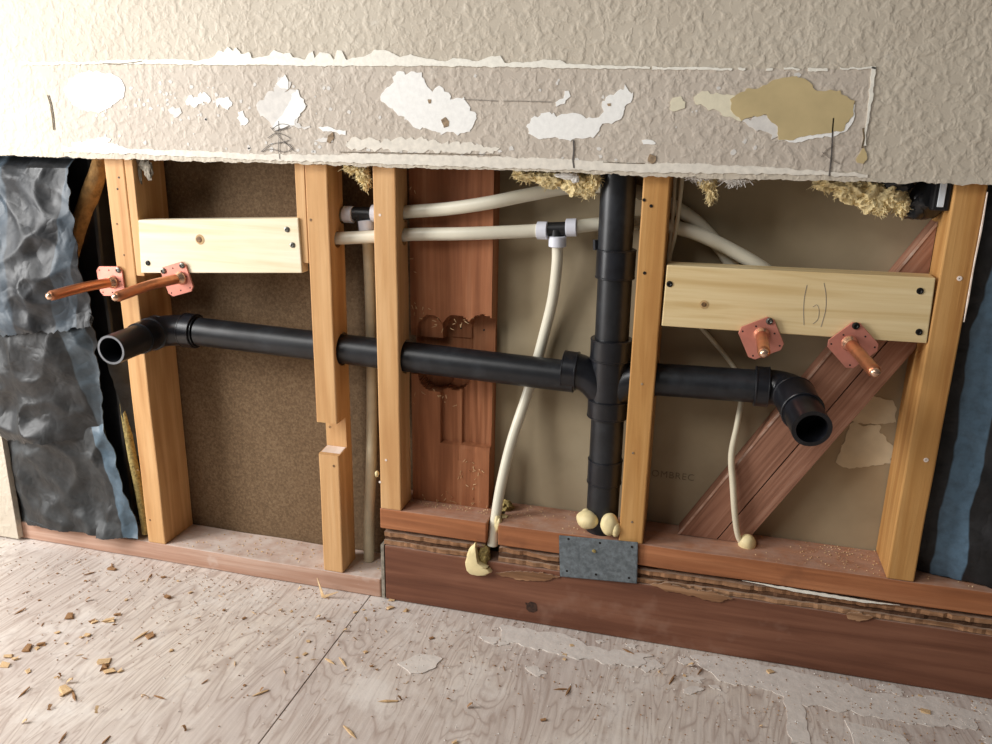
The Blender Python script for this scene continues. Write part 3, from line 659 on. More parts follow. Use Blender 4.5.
pw('brown_stain', [(0.3559, -0.0145, 0.8464), (0.3613, -0.0145, 0.8478), (0.3616, -0.0145, 0.8438), (0.3574, -0.0145, 0.8438)], 'rust', 29, .0004, .0013)

# ------------------------------------------------------------------ setting: sheathing at the back of the bays
hb = obj('wall_sheathing_left', box(-1.1, .041, .0905, .103, -.015, 1.1, 0), 'hardboard', kind='structure')
gb = obj('wall_sheathing_right', box(.042, 1.7, .0905, .103, -.015, 1.1, 0), 'gyp_back', kind='structure')
patch('torn_lit_patch', [(0.7304, 0.09, 0.3193), (0.7368, 0.09, 0.3388), (0.743, 0.09, 0.3697), (0.744, 0.09, 0.3838), (0.7536, 0.09, 0.3875), (0.7614, 0.09, 0.3834), (0.7867, 0.09, 0.3879), (0.7899, 0.09, 0.3751), (0.7967, 0.09, 0.3676), (0.8098, 0.09, 0.3559), (0.8132, 0.09, 0.3446), (0.8087, 0.09, 0.3341), (0.8117, 0.09, 0.3294), (0.7889, 0.09, 0.3208), (0.7637, 0.09, 0.3132), (0.7431, 0.09, 0.313)], 'torn', gb, .0905, .0012, .0012, .003, 40)  # torn paper baring gypsum; its pale colour also carries the pool of light
patch('torn_lit_patch', [(0.7428, 0.09, 0.3929), (0.7477, 0.09, 0.4099), (0.7593, 0.09, 0.4306), (0.7731, 0.09, 0.4336), (0.7879, 0.09, 0.4287), (0.7979, 0.09, 0.4281), (0.8062, 0.09, 0.4193), (0.8071, 0.09, 0.4032), (0.8097, 0.09, 0.3953), (0.7934, 0.09, 0.3903), (0.771, 0.09, 0.3868), (0.7552, 0.09, 0.387)], 'torn', gb, .0905, .001, .0012, .003, 41)
fc = bpy.data.curves.new('stamp_lettering', 'FONT'); fc.body = 'OMBREC'; fc.size = .0165; fc.extrude = .0002; fc.space_character = 1.12
fo = bpy.data.objects.new('stamp_lettering', fc); C.objects.link(fo); fo.parent = gb
fo.location = Vector((0.4502, 0.09, 0.259)) - wloc(gb) ; fo.rotation_euler = (math.radians(90), 0, 0); fc.materials.append(M['ink'])
# ------------------------------------------------------------------ bottom plates and rim
lp = obj('bottom_plate', box(-1.2, -.0035, 0, D, .0012, W, .0025, .0012, 40, 'x'), 'plate_pale')
tag(lp, 'pale dusty bottom plate lying directly on the plywood floor at left', 'plate')
mp_ = obj('bottom_plate', box(-.002, .1902, .0005, D, zR - W, zR, .002, .001, 8, 'x'), 'plate_x')
tag(mp_, 'short reddish bottom plate block under the notched red board', 'plate')
rp = obj('bottom_plate', box(.2105, 1.7, .0005, D, zR - W, zR, .002, .0012, 40, 'x'), 'plate_x')
tag(rp, 'long reddish bottom plate under the right-hand studs, raised above the brown board', 'plate')
fa = obj('rim_board', box(.006, 1.7, -.001, .037, .0015, .1075, .002, .001, 40, 'x'), 'fascia')
tag(fa, 'long dark brown board set on edge along the floor at right', 'board')
for (u_pts, s) in (([(0.2625, -0.001, 0.0384), (0.2728, -0.001, 0.0431), (0.2816, -0.001, 0.0399), (0.2836, -0.001, 0.0305), (0.277, -0.001, 0.0215), (0.2664, -0.001, 0.0235)], 1),):
    patch('knot', u_pts, 'hole_brown', fa, -.0012, .0004, .0014, .002, s)
fe = obj('flashing_strip', box(-.001, .0052, -.002, .06, .003, .1085, .0006), 'scrap')
tag(fe, 'thin grey strip upright against the left end of the brown board', 'strip')
# torn plywood layers between the rim board and the plates
se = empty('subfloor_edge', (.6, .02, .1085), 'splintered layered plywood edge between brown board and red plate', 'plywood')
def ply(x0, x1_, z0, z1, y, mat, amp, seed):
    n = int((x1_ - x0) / .006); V, F = [], []
    for i in range(n + 1):
        x = x0 + (x1_ - x0) * i / n
        q = Vector((x * 14, seed * 5.1, 0))
        yy = y + amp * (noise.noise(q) + .6 * noise.noise(q * 5)) + amp * .5 * random.uniform(-.5, .5)
        a = z0 + .0008 * noise.noise(q * 3); b = z1 + .0008 * noise.noise(q * 4)
        V += [(x, yy, a), (x, yy + .0006 * random.random(), b), (x, .085, b), (x, .085, a)]
    for i in range(n):
        a, b = i * 4, i * 4 + 4
        for k in range(4): F.append((a + k, b + k, b + (k + 1) % 4, a + (k + 1) % 4))
    F += [(0, 1, 2, 3), (n * 4 + 3, n * 4 + 2, n * 4 + 1, n * 4)]
    return V, F
zs = [.1085, .1165, .1245, .1325, zR - W - .0006]
for (xa, xb) in ((.004, .186), (.2115, 1.7)):
    for k, (mat, y, amp) in enumerate((('ply_a', .002, .004), ('ply_b', .006, .003), ('ply_a', .003, .0045), ('ply_b', .012, .003))):
        obj('ply_layer', ply(xa, xb, zs[k], zs[k + 1] - .0005, y, mat, amp, k + xa), mat, se)
for k, pts in enumerate([[(0.3189, -0.002, 0.1004), (0.2848, -0.002, 0.1022), (0.2333, -0.002, 0.0955), (0.2072, -0.002, 0.0873), (0.2511, -0.002, 0.0813), (0.2939, -0.002, 0.0867)], [(0.4628, -0.002, 0.1118), (0.4942, -0.002, 0.1172), (0.5291, -0.002, 0.1123), (0.563, -0.002, 0.1146), (0.5943, -0.002, 0.1074), (0.5709, -0.002, 0.096), (0.53, -0.002, 0.1015), (0.4889, -0.002, 0.1035)],
              [(0.7608, -0.002, 0.1108), (0.7845, -0.002, 0.1151), (0.8019, -0.002, 0.1114), (0.7863, -0.002, 0.1015), (0.7664, -0.002, 0.1013)]]):
    q = obj('splinter', tri(slab(rag(pts, .003, .0012, k), -.0036, .0022)), 'ply_a', se)
# bright bead of old caulk under the plate
sl = patch('caulk_sliver', [(0.6063, -0.002, 0.1399), (0.6923, -0.002, 0.1388), (0.7787, -0.002, 0.1366), (0.8346, -0.002, 0.1363), (0.7793, -0.002, 0.1324), (0.6929, -0.002, 0.1337)], 'caulk', se, .0002, .0012, .0004, .004, 2)

# ------------------------------------------------------------------ studs
def stud(x, z0, dep, mat, label, x_w=W, ztop=ZTOP, name='stud'):
    o = obj(name, box(x, x + x_w, 0, dep, z0, ztop, .0022, .0008, 24, 'z'), mat)
    return tag(o, label, 'stud', 'wall studs')
s1 = stud(x1, W, D, 'stud', 'tan wood stud beside the crumpled black insulation paper at left')
s2 = stud(x2, W, .056, 'stud', 'tan stud with a gap notched out of its front, standing on the floor plate')
s3 = stud(0, zR, .0508, 'stud', 'narrow tan stud in front of the red-brown notched board')
s4 = stud(x4, zR, D, 'stud_b', 'ochre stud just right of the vertical black drain pipe')
s5 = stud(x5, zR, D, 'stud_b', 'wide-faced ochre stud beside the blue-striped black paper at right')
YPIPE = .035
zL = lambda x: .458 - .0305 * (x + .39)             # left arm slopes gently to the stack
for (o, xc) in ((s2, x2), (s3, 0.0)):
    cut(o, tube([(xc - .03, YPIPE, zL(xc - .03)), (xc + .07, YPIPE, zL(xc + .07))], .0285, 28, True, 0))
cut(s4, tube([(x4 - .03, YPIPE, .444), (x4 + .07, YPIPE, .446)], .0285, 28, True, 0))
def pex_hole(o, xc, u, v):
    cut(o, tube([(xc - .03, u[1], u[2]), (xc + .07, v[1], v[2])], .0135, 20, True, 0))
pex_hole(s3, 0.0, (0.0007, 0.042, 0.6788), (0.0007, 0.042, 0.6788)); pex_hole(s3, 0.0, (0.0096, 0.035, 0.6434), (0.0096, 0.035, 0.6434))
pex_hole(s2, x2, (-0.0988, 0.052, 0.6705), (-0.0988, 0.052, 0.6705)); pex_hole(s2, x2, (-0.1041, 0.03, 0.6344), (-0.1041, 0.03, 0.6344))
pex_hole(s4, x4, (0.4136, 0.077, 0.7183), (0.4136, 0.077, 0.7183)); pex_hole(s4, x4, (0.4169, 0.073, 0.677), (0.4169, 0.073, 0.677))
# the lap sawn out of the second stud's face
zn0, zn1 = (-0.0916, 0, 0.2644)[2], (-0.0946, 0, 0.3248)[2]
V = [(x2 - .02, -.02, zn0), (x2 + .06, -.02, zn0), (x2 + .06, -.02, zn1), (x2 - .02, -.02, zn1), (x2 - .02, .034, zn0 + .004), (x2 + .06, .034, zn0 + .004), (x2 + .06, .034, zn1), (x2 - .02, .034, zn1)]
cut(s2, (V, [(0, 1, 2, 3), (4, 7, 6, 5), (0, 4, 5, 1), (1, 5, 6, 2), (2, 6, 7, 3), (3, 7, 4, 0)]))
obj('sawn_ledge', ([(x2 + .0015, .0015, zn0 + .0012), (x2 + W - .0015, .0015, zn0 + .0012), (x2 + W - .0015, .033, zn0 + .0052), (x2 + .0015, .033, zn0 + .0052),
                    (x2 + .0015, .0015, zn0 - .0003), (x2 + W - .0015, .0015, zn0 - .0003), (x2 + W - .0015, .033, zn0 + .0036), (x2 + .0015, .033, zn0 + .0036)],
    [(0, 1, 2, 3), (7, 6, 5, 4), (0, 4, 5, 1), (1, 5, 6, 2), (2, 6, 7, 3), (3, 7, 4, 0)]), 'cut_end', s2)
# nails, holes and dents on the stud faces
def dots(o, pts, r=.0022, mat='hole', name='nail_hole'):
    for q in pts: obj(name, disc((q[0], -.0002, q[2]), r, .0003, 10), mat, o)
dots(s1, [(-0.4562, 0, 0.7221), (-0.4617, 0, 0.7031)], .0017, 'zinc_black')
dots(s1, [(-0.4637, 0, 0.5918), (-0.4706, 0, 0.6444), (-0.4865, 0, 0.1878), (-0.4727, 0, 0.0864)], .0018, 'knot')
dots(s2, [(-0.1068, 0, 0.667), (-0.0849, 0, 0.2465), (-0.0893, 0, 0.3181)], .0024, 'knot')
dots(s3, [(0.0121, 0, 0.2698), (0.0001, 0, 0.2276), (0.0112, 0, 0.6799)], .0022, 'cut_end', 'chipped_spot')
dots(s4, [(0.4244, 0, 0.71), (0.422, 0, 0.614), (0.414, 0, 0.718)], .0024)
dots(s4, [(0.43, 0, 0.4455), (0.4239, 0, 0.3326), (0.4301, 0, 0.215)], .0019, 'rust')
dots(s5, [(0.8343, 0, 0.6316), (0.8341, 0, 0.3717)], .0034, 'cut_end', 'nail_head'); dots(s5, [(0.8342, -0.0006, 0.6317), (0.8339, -0.0006, 0.3719)], .0012)

obj('torn_edge', tube([(0.8481, -0.0006, 0.7445), (0.8489, -0.0006, 0.6962), (0.8484, -0.0006, 0.6505), (0.849, -0.0006, 0.6037), (0.8492, -0.0006, 0.5737)], [.0008, .0015, .0011, .0014, .0006], 6), 'cut_end', s5)
# cleats screwed beside the studs
c1 = obj('cleat', box(x1 + W + .0006, x1 + W + .0165, .0005, .083, (-0.4381, 0, 0.5569)[2], ZTOP, .0012, .0006, 12), 'stud')
tag(c1, 'slim wood cleat along the right edge of the leftmost stud', 'cleat')
c2 = obj('cleat', box(x2 - .0175, x2 - .0006, .0265, .083, (-0.1246, 0, 0.5974)[2], ZTOP, .0012, .0006, 12), 'stud')
tag(c2, 'slim wood cleat on the left side of the notched stud', 'cleat')
c2b = obj('front_lath', box(x2 - .0175, x2 - .0006, .0005, .026, (-0.1282, 0, 0.5972)[2], ZTOP, .0012, .0006, 12), 'stud', c2)

# ------------------------------------------------------------------ red notched board behind the third stud
def red_board():
    xa, xb, za, zb = .0405, .1795, zR + .0005, ZTOP
    nx, nz = 62, 300
    V, F = [], []
    arcs = [(Vector((0.12, 0.055, 0.4941)), .0235), (Vector((0.1645, 0.055, 0.4959)), .0250), (Vector((0.0747, 0.055, 0.4922)), .022), (Vector((0.0832, 0.055, 0.4131)), .030), (Vector((0.1168, 0.055, 0.4127)), .026)]
    n0 = (0.0934, 0.051, 0.4047); n1 = (0.179, 0.051, 0.2919)
    for j in range(nz + 1):
        for i in range(nx + 1):
            x = xa + (xb - xa) * i / nx; z = za + (zb - za) * j / nz
            y = .0515 + .0005 * noise.noise(Vector((x * 40, z * 8, 0)))
            for ai, (c, r) in enumerate(arcs):
                d = math.hypot(x - c.x, z - c.z)
                if d < r or (ai < 3 and abs(x - c.x) < r and zL(x) < z < c.z): y = max(y, .0515 + (.016 if ai < 3 and zL(x) < z < c.z else min(.016, (r - d) * 9)) * (1.5, 1.7, .5, 1.5, 1.2)[ai])
            pz = zL(x)
            if abs(z - pz) < .031: y = max(y, .0515 + .026)
            if x > n0[0] and z > n1[2] + .0015 * noise.noise(Vector((x * 60, 0, 3))) and z < pz:
                wv = .008 if x < n0[0] + .036 else .013
                y = max(y, .0515 + wv + .0018 * noise.noise(Vector((x * 130, z * 9, 2))))
            if x > .125 and .262 < z < .293: y = max(y, .0515 + .004 * max(0, noise.noise(Vector((x * 45, z * 60, 4)))))
            V.append((x, y, z))
    w = nx + 1
    for j in range(nz):
        for i in range(nx): a = j * w + i; F.append((a, a + 1, a + w + 1, a + w))
    n = len(V)
    rim = list(range(w)) + [j * w + nx for j in range(1, nz + 1)] + [nz * w + i for i in range(nx - 1, -1, -1)] + [j * w for j in range(nz - 1, 0, -1)]
    back = {}
    for k in rim: back[k] = len(V); V.append((V[k][0], .0895, V[k][2]))
    for k in range(len(rim)):
        a, b = rim[k], rim[(k + 1) % len(rim)]; F.append((a, b, back[b], back[a]))
    F.append(tuple(back[k] for k in rim))
    return V, F
rb = obj('notched_board', red_board(), 'red', smooth=False)
tag(rb, 'wide red-brown board with hole-saw bites and a chiselled notch around the black pipe', 'board')
dots_rb = [obj('pilot_hole', disc((q[0], q[1], q[2]), .0017, .0006, 10), 'hole', rb) for q in [(0.0721, 0.0625, 0.492), (0.1246, 0.0625, 0.4944), (0.1641, 0.0625, 0.4941)]]

rz = random.Random(3); fz = []
for k in range(90):
    grp = rz.choice([(406, 226, 6, 26), (412, 300, 8, 4), (425, 388, 16, 6), (452, 312, 12, 4), (460, 498, 18, 3), (470, 470, 8, 12)])
    bx_ = .0415 + (grp[0] - 408 + rz.gauss(0, grp[2])) * .00165; bz_ = .755 - (grp[1] - 168 + rz.gauss(0, grp[3])) * .00172
    if not .042 < bx_ < .178: continue
    bz_ = max(bz_, zR + .004)
    p = Vector((bx_, .0512, bz_)); d = Vector((rz.gauss(0, 1), -abs(rz.gauss(0, .8)), rz.gauss(-.3, 1))).normalized() * rz.uniform(.003, .008)
    fz.append(tube([p + Vector((0, .001, 0)), p + d * .5, p + d + Vector((rz.gauss(0, .001), 0, 0))], [.0007, .0006, .0003], 4, True, 0))
obj('wood_fuzz', join(*fz), 'chip_a', rb, kind='stuff')

# ------------------------------------------------------------------ diagonal brace in the right bay
bA, bB = Vector((0.8025, 0.0515, 0.6802)), Vector((0.5495, 0.0515, 0.2587))
bdir = (bB - bA).normalized(); bn = Vector((-bdir.z, 0, bdir.x))
if bn.x < 0: bn = -bn
pA, pB = Vector((0.8085, 0.0515, 0.6982)), Vector((0.5195, 0.0515, 0.2065))
bdir = (pB - pA).normalized(); bn = Vector((-bdir.z, 0, bdir.x)); bn = bn if bn.x > 0 else -bn
def brace_piece(o0, o1, y0, y1):
    a = pA - bdir * .02; b = pA + bdir * 2
    lo = zR + .001
    def pt(off):
        s = a + bn * off; t = (lo - s.z) / bdir.z; return s, s + bdir * t
    (a0, b0), (a1, b1) = pt(o0), pt(o1)
    xr = x5 - .001
    def clip(a, b):
        if a.x > xr: a = a + (b - a) * ((xr - a.x) / (b.x - a.x))
        return a
    a0, a1 = clip(a0, b0), clip(a1, b1)
    P = [a0, a1, b1, b0]
    V = [(p.x, y0, p.z) for p in P] + [(p.x, y1, p.z) for p in P]
    return V, [(0, 1, 2, 3), (7, 6, 5, 4), (0, 4, 5, 1), (1, 5, 6, 2), (2, 6, 7, 3), (3, 7, 4, 0)]
br = empty('diagonal_brace', (.58, .07, zR), 'reddish-brown diagonal brace crossing the right-hand bay', 'brace')
def brace_mat():
    t = NT('diagonal_grain_redwood')
    ang = math.atan2(bdir.z, bdir.x)
    tc = t.coords(rand=False, rot=(0, ang, 0))
    mp = t.n('ShaderNodeMapping'); t.l(tc, mp.inputs['Vector']); mp.inputs['Scale'].default_value = (5, 60, 130)
    g = t.noise(mp.outputs[0], 1.0, 5, .6, .5)
    b = t.noise(tc, 9, 3)
    col = t.ramp(g, [(.3, srgb(122, 84, 66)), (.55, srgb(160, 116, 94)), (.75, srgb(186, 146, 124))])
    col = t.mix(t.mul(b, .3), col, srgb(146, 98, 76))
    return t.out(col, .75, t.bump(g, .5, .0015), spec=.2)
BM = brace_mat()
obj('brace_plank', brace_piece(.0, .0525, .0515, .0895), BM, br)
obj('brace_plank', brace_piece(.0545, .0905, .0515, .0895), BM, br)
obj('pale_edge', brace_piece(-.0012, .0022, .0505, .0515), 'plate_pale', br)

# ------------------------------------------------------------------ pine backing boards
def pencil_on(o, pts, y, w=.0011): obj('pencil_mark', stroke(crom(pts, 5), w * .75, y), 'pencil_faint', o)
def screw(o, q, y, r=.0042, mat='zinc_black'):
    s = obj('screw', lathe((q[0], y, q[2]), (0, -1, 0), [(-.004, r * .5), (.0001, r), (.0012, r * .95), (.0017, r * .55), (.0009, r * .3)], 14), mat, o)
    return s
b1 = empty('backing_board', (-.275, .01, .56), 'pale new pine board with one brown knot, fixed between the left studs', 'board', 'pine backing boards')
d_ = box(-.4275, -.1345, -.0005, .0375, .5655, .6555, .0015)
xl, xr_ = (-0.4295, 0, 0.609)[0], (-0.1231, 0, 0.6249)[0]
def quadboard(P, y0, y1):
    V = [(p[0], y0, p[2]) for p in P] + [(p[0], y1, p[2]) for p in P]
    bm = bmesh.new(); bv = [bm.verts.new(v) for v in V]
    for f in [(0, 1, 2, 3), (7, 6, 5, 4), (0, 4, 5, 1), (1, 5, 6, 2), (2, 6, 7, 3), (3, 7, 4, 0)]: bm.faces.new([bv[i] for i in f])
    bmesh.ops.bevel(bm, geom=bm.edges[:], offset=.0014, segments=2, affect='EDGES', profile=.5)
    bm.verts.index_update()
    o = ([tuple(v.co) for v in bm.verts], [tuple(v.index for v in f.verts) for f in bm.faces]); bm.free()
    return o
Y1 = -.004
obj('plank', quadboard([(-0.4248, -0.004, 0.6535), (-0.1273, -0.004, 0.6697), (-0.1252, -0.004, 0.5816), (-0.4302, -0.004, 0.5632)], Y1, .019), 'pine', b1)
for q in [(-0.1478, -0.004, 0.6506), (-0.1395, -0.004, 0.6262)]: screw(b1, q, Y1, .0046, 'steel'); 
for q in [(-0.4141, -0.004, 0.5814)]: screw(b1, q, Y1, .0046)
obj('knot', disc((-0.3088, -0.004, 0.6266), .0085, .0004, 18), 'knot_ring', b1)
obj('knot', disc((-0.3103, -0.0045, 0.6266), .0052, .0006, 18), 'knot', b1)
b2 = empty('backing_board', (.63, .01, .53), 'pale pine board with pencil brackets, fixed between the two right-hand studs', 'board', 'pine backing boards')
obj('plank', quadboard([(0.4531, 0, 0.6275), (0.8061, 0, 0.6305), (0.8091, 0, 0.5404), (0.4521, 0, 0.5372)], .0002, .0375), 'pine_tan', b2)
Y2 = .0002
for q in [(0.4588, 0, 0.6002), (0.7894, 0, 0.6118), (0.7968, 0, 0.5556)]: screw(b2, q, Y2, .0046)
obj('knot', disc((0.5097, 0, 0.5736), .0062, .0004, 18), 'knot_ring', b2)
obj('knot', disc((0.5097, -0.0004, 0.5736), .0036, .0006, 18), 'knot', b2)
pencil_on(b2, [(0.6457, 0, 0.6107), (0.6444, 0, 0.5937), (0.6453, 0, 0.5753), (0.6485, 0, 0.5539)], Y2)
pencil_on(b2, [(0.6674, 0, 0.6149), (0.672, 0, 0.5984), (0.6741, 0, 0.5773), (0.6712, 0, 0.5528)], Y2)
pencil_on(b2, [(0.6572, 0, 0.5804), (0.6621, 0, 0.5836), (0.6656, 0, 0.5767), (0.6659, 0, 0.5639), (0.6602, 0, 0.5563)], Y2, .0009)

# ------------------------------------------------------------------ black drain piping
dp = empty('drain_pipe', (.378, YPIPE, .18), 'black plastic drain piping: vertical stack with two side arms ending in open elbows', 'pipe')
XS = .3768; RS = .0262; RA = .0252; RI = .0205
def hub(c, ax, h0, h1, r, lip=.0025):
    return lathe(c, ax, [(h0, r - .006), (h0, r - .001), (h0 + .001, r), (h0 + lip, r), (h0 + lip + .0006, r - .0007), (h1 - lip, r - .0007), (h1 - lip + .0006, r), (h1 - .001, r), (h1, r - .001), (h1, r - .006)], 36)
zc0, zc1, zc2, zc3 = .505, .466, .405, .376
obj('stack_pipe', tube([(XS + .002, YPIPE, zR - .004), (XS + .001, YPIPE, .38)], RS, 32, True, 0), 'black_pipe', dp, True)
obj('stack_pipe', tube([(XS, YPIPE, .49), (XS - .001, YPIPE, .63)], RS, 32, True, 0), 'black_pipe', dp, True)
obj('stack_pipe', tube([(XS - .0035, YPIPE, .60), (XS - .005, YPIPE, 1.0)], RS, 32, True, 0), 'black_pipe', dp, True)
obj('coupling', join(hub((XS - .001, YPIPE, .598), (0, 0, 1), 0, .044, RS + .0042), tube([(XS - .0315, YPIPE - .006, .64), (XS - .0325, YPIPE - .006, .655)], .0042, 10, True, 0)), 'black_fit', dp, True)
obj('lower_coupling', hub((XS + .0015, YPIPE, .262), (0, 0, 1), 0, .042, RS + .0022), 'black_fit', dp, True)
tee = empty('sanitary_tee', (XS, YPIPE, .376), None, None)
tee.parent = dp; tee.location = Vector((XS, YPIPE, .376)) - Vector(dp.location)
obj('tee_body', tube([(XS + .0005, YPIPE, .385), (XS, YPIPE, .495)], RS + .0035, 36, True, 0), 'black_fit', tee, True)
obj('tee_hub', hub((XS, YPIPE, .470), (0, 0, 1), 0, .034, RS + .0068), 'black_fit', tee, True)
obj('tee_hub', hub((XS + .0005, YPIPE, .376), (0, 0, 1), 0, .030, RS + .0068), 'black_fit', tee, True)
obj('tee_branch', tube([(XS - .066, YPIPE, .4475), (XS - .047, YPIPE, .4455), (XS - .026, YPIPE, .434), (XS - .006, YPIPE, .408)], [RA + .003, RA + .0028, RA + .0015, RA - .002], 30, True, 8), 'black_fit', tee, True)
obj('tee_branch', tube([(XS + .066, YPIPE, .4455), (XS + .047, YPIPE, .4435), (XS + .026, YPIPE, .434), (XS + .006, YPIPE, .408)], [RA + .003, RA + .0028, RA + .0015, RA - .002], 30, True, 8), 'black_fit', tee, True)
obj('tee_hub', hub((XS - .05, YPIPE, .4465), (-1, 0, .0305), 0, .024, RA + .0058), 'black_fit', tee, True)
# left arm and elbow
obj('side_arm', tube([(-.352, YPIPE, zL(-.352)), (.322, YPIPE, zL(.322))], RA, 32, True, 0), 'black_pipe', dp, True)
eL = Vector((-0.4193, -0.11, 0.4542))
el = empty('elbow', (0, 0, 0), None, None); el.parent = dp; el.location = Vector((-.40, YPIPE, .457)) - Vector(dp.location)
elp = [(-.355, YPIPE, .457), (-.385, YPIPE - .001, .457), (-.412, YPIPE - .014, .4565), (-.4245, YPIPE - .040, .4555), Vector((-.4245, YPIPE - .04, .4555)).lerp(eL, .3)]
obj('elbow_bend', tube(elp, RA + .0022, 32, True, 10), 'black_fit', el, True)
obj('elbow_hub', hub((-.382, YPIPE, .4576), (1, 0, -.03), 0, .024, RA + .0058), 'black_fit', el, True)
obj('elbow_hub', hub(Vector((-.4245, YPIPE - .018, .4555)), eL - Vector((-.4245, YPIPE - .04, .4555)), 0, .022, RA + .0045), 'black_fit', el, True)
cut(s1, tube([(-.36, YPIPE, .457), (-.385, YPIPE - .001, .457), (-.412, YPIPE - .014, .4565), (-.4245, YPIPE - .040, .4555), (-.4245, YPIPE - .09, .4555)], RA + .0055, 24, True, 8))
st0 = Vector((-.4245, YPIPE - .02, .4555))
obj('stub_arm', tube([st0, eL], RA - .0003, 36, False, 0, inner=RI), 'black_pipe', dp, True)
td = (eL - st0).normalized()
obj('cut_rim', tube([eL - td * .0002, eL + td * .0004], RA - .0008, 36, False, 0, inner=RI + .0004), 'pipe_cut', dp)
# right arm and elbow
zr = lambda x: .4445 + .022 * (x - .45)
obj('side_arm', tube([(XS + .05, YPIPE, zr(XS + .05)), (.612, YPIPE, zr(.612))], RA, 32, True, 0), 'black_pipe', dp, True)
eR = Vector((0.6633, -0.1, 0.4353))
er = empty('elbow', (0, 0, 0), None, None); er.parent = dp; er.location = Vector((.64, YPIPE, .45)) - Vector(dp.location)
k0 = Vector((.648, YPIPE - .035, .4485))
obj('elbow_bend', tube([(.600, YPIPE, .448), (.622, YPIPE - .0005, .4485), (.640, YPIPE - .012, .4488), k0, k0.lerp(eR, .2)], RA + .0012, 32, True, 10), 'black_fit', er, True)
obj('elbow_hub', hub((.594, YPIPE, .4478), (1, 0, .02), 0, .021, RA + .0056), 'black_fit', er, True)
obj('elbow_hub', hub(k0 + (k0 - eR).normalized() * .004, eR - k0, 0, (eR - k0).length * .55, RA + .0046), 'black_fit', er, True)
obj('stub_arm', tube([k0 + (eR - k0) * .1, eR], RA + .0012, 36, False, 0, inner=RI), 'black_fit', dp, True)

# ------------------------------------------------------------------ PEX water lines
def pex_ring(c, ax, parent, L=.017, r=.0138):
    return obj('expansion_ring', lathe(Vector(c) - Vector(ax).normalized() * L / 2, ax, [(0, r * .86), (.001, r), (L - .001, r), (L, r * .86)], 28), 'pex_ring', parent, True)
RP = .0103
u1 = empty('water_tube', (-0.0423, 0.055, 0.0716), 'upper white water tube curving up behind the black stack', 'tube', 'white water tubes')
obj('tube_run', tube([(0.0007, 0.042, 0.6788), (0.0491, 0.04, 0.6834), (0.1129, 0.038, 0.6908), (0.1771, 0.0395, 0.7023), (0.2363, 0.055, 0.7155), (0.3028, 0.072, 0.7281), (0.371, 0.076, 0.7287), (0.4318, 0.078, 0.7129), (0.4779, 0.078, 0.6896), (0.5127, 0.078, 0.66), (0.5421, 0.078, 0.6255), (0.5636, 0.078, 0.5843)], RP, 20), 'pex', u1, True)
tcx = Vector((-0.041, 0.05, 0.6748))
obj('tee_fitting', join(tube([tcx + Vector((-.02, 0, 0)), tcx + Vector((.03, 0, 0))], .011, 16, True, 0), tube([tcx, tcx + Vector((.004, 0, -.024))], .011, 16, True, 0)), 'poly_black', u1, True)
pex_ring((-0.064, 0.05, 0.673), (1, 0, 0), u1); pex_ring((-0.0131, 0.046, 0.6771), (1, 0, 0), u1); pex_ring((-0.0336, 0.05, 0.6574), (.12, 0, -1), u1)
obj('tube_stub', tube([(-0.0988, 0.052, 0.6705), (-0.064, 0.05, 0.673)], RP, 18, True, 0), 'pex_dull', u1, True)
obj('tube_drop', tube([(-0.0337, 0.05, 0.6558), (-0.0378, 0.066, 0.5977), (-0.0404, 0.0735, 0.4931), (-0.0421, 0.0725, 0.3483), (-0.0423, 0.06, 0.2195), (-0.0468, 0.055, 0.1219), (-0.0492, 0.055, 0.0395)], .0098, 18), 'pex_dull', u1, True)
u2 = empty('water_tube', (0.1947, 0.03, 0.1159), 'lower white water tube with a black tee and a drop behind the black arm', 'tube', 'white water tubes')
obj('tube_run', tube([(-0.1041, 0.03, 0.6344), (-0.0641, 0.032, 0.6369), (-0.0107, 0.034, 0.6417), (0.0498, 0.037, 0.6475), (0.1458, 0.038, 0.6536), (0.2233, 0.05, 0.659), (0.2615, 0.056, 0.6625)], RP, 20), 'pex', u2, True)
tc2 = Vector((0.2802, 0.057, 0.664))
obj('tee_fitting', join(tube([tc2 + Vector((-.022, 0, -.001)), tc2 + Vector((.028, .002, .003))], .0108, 16, True, 0), tube([tc2, tc2 + Vector((.001, 0, -.024))], .0108, 16, True, 0)), 'poly_black', u2, True)
pex_ring((0.2576, 0.056, 0.6616), (1, 0, .03), u2); pex_ring((0.3023, 0.059, 0.6679), (1, .05, .06), u2); pex_ring((0.2817, 0.057, 0.6457), (.02, 0, -1), u2)
obj('tube_run', tube([(0.3015, 0.059, 0.6679), (0.3368, 0.07, 0.6729), (0.3893, 0.0765, 0.6777), (0.435, 0.07, 0.6766), (0.4681, 0.064, 0.6728), (0.5024, 0.058, 0.6633), (0.5471, 0.056, 0.6438), (0.5919, 0.057, 0.6197), (0.6308, 0.06, 0.5874)], RP, 20), 'pex', u2, True)
obj('tube_drop', tube([(0.2818, 0.057, 0.6434), (0.2818, 0.06, 0.6086), (0.2754, 0.068, 0.5509), (0.2626, 0.0735, 0.491), (0.2509, 0.0735, 0.439), (0.2381, 0.07, 0.3867), (0.218, 0.054, 0.3099), (0.2051, 0.036, 0.2335), (0.2004, 0.02, 0.1752), (0.1976, 0.015, 0.13)], .0088, 20), 'pex', u2, True)

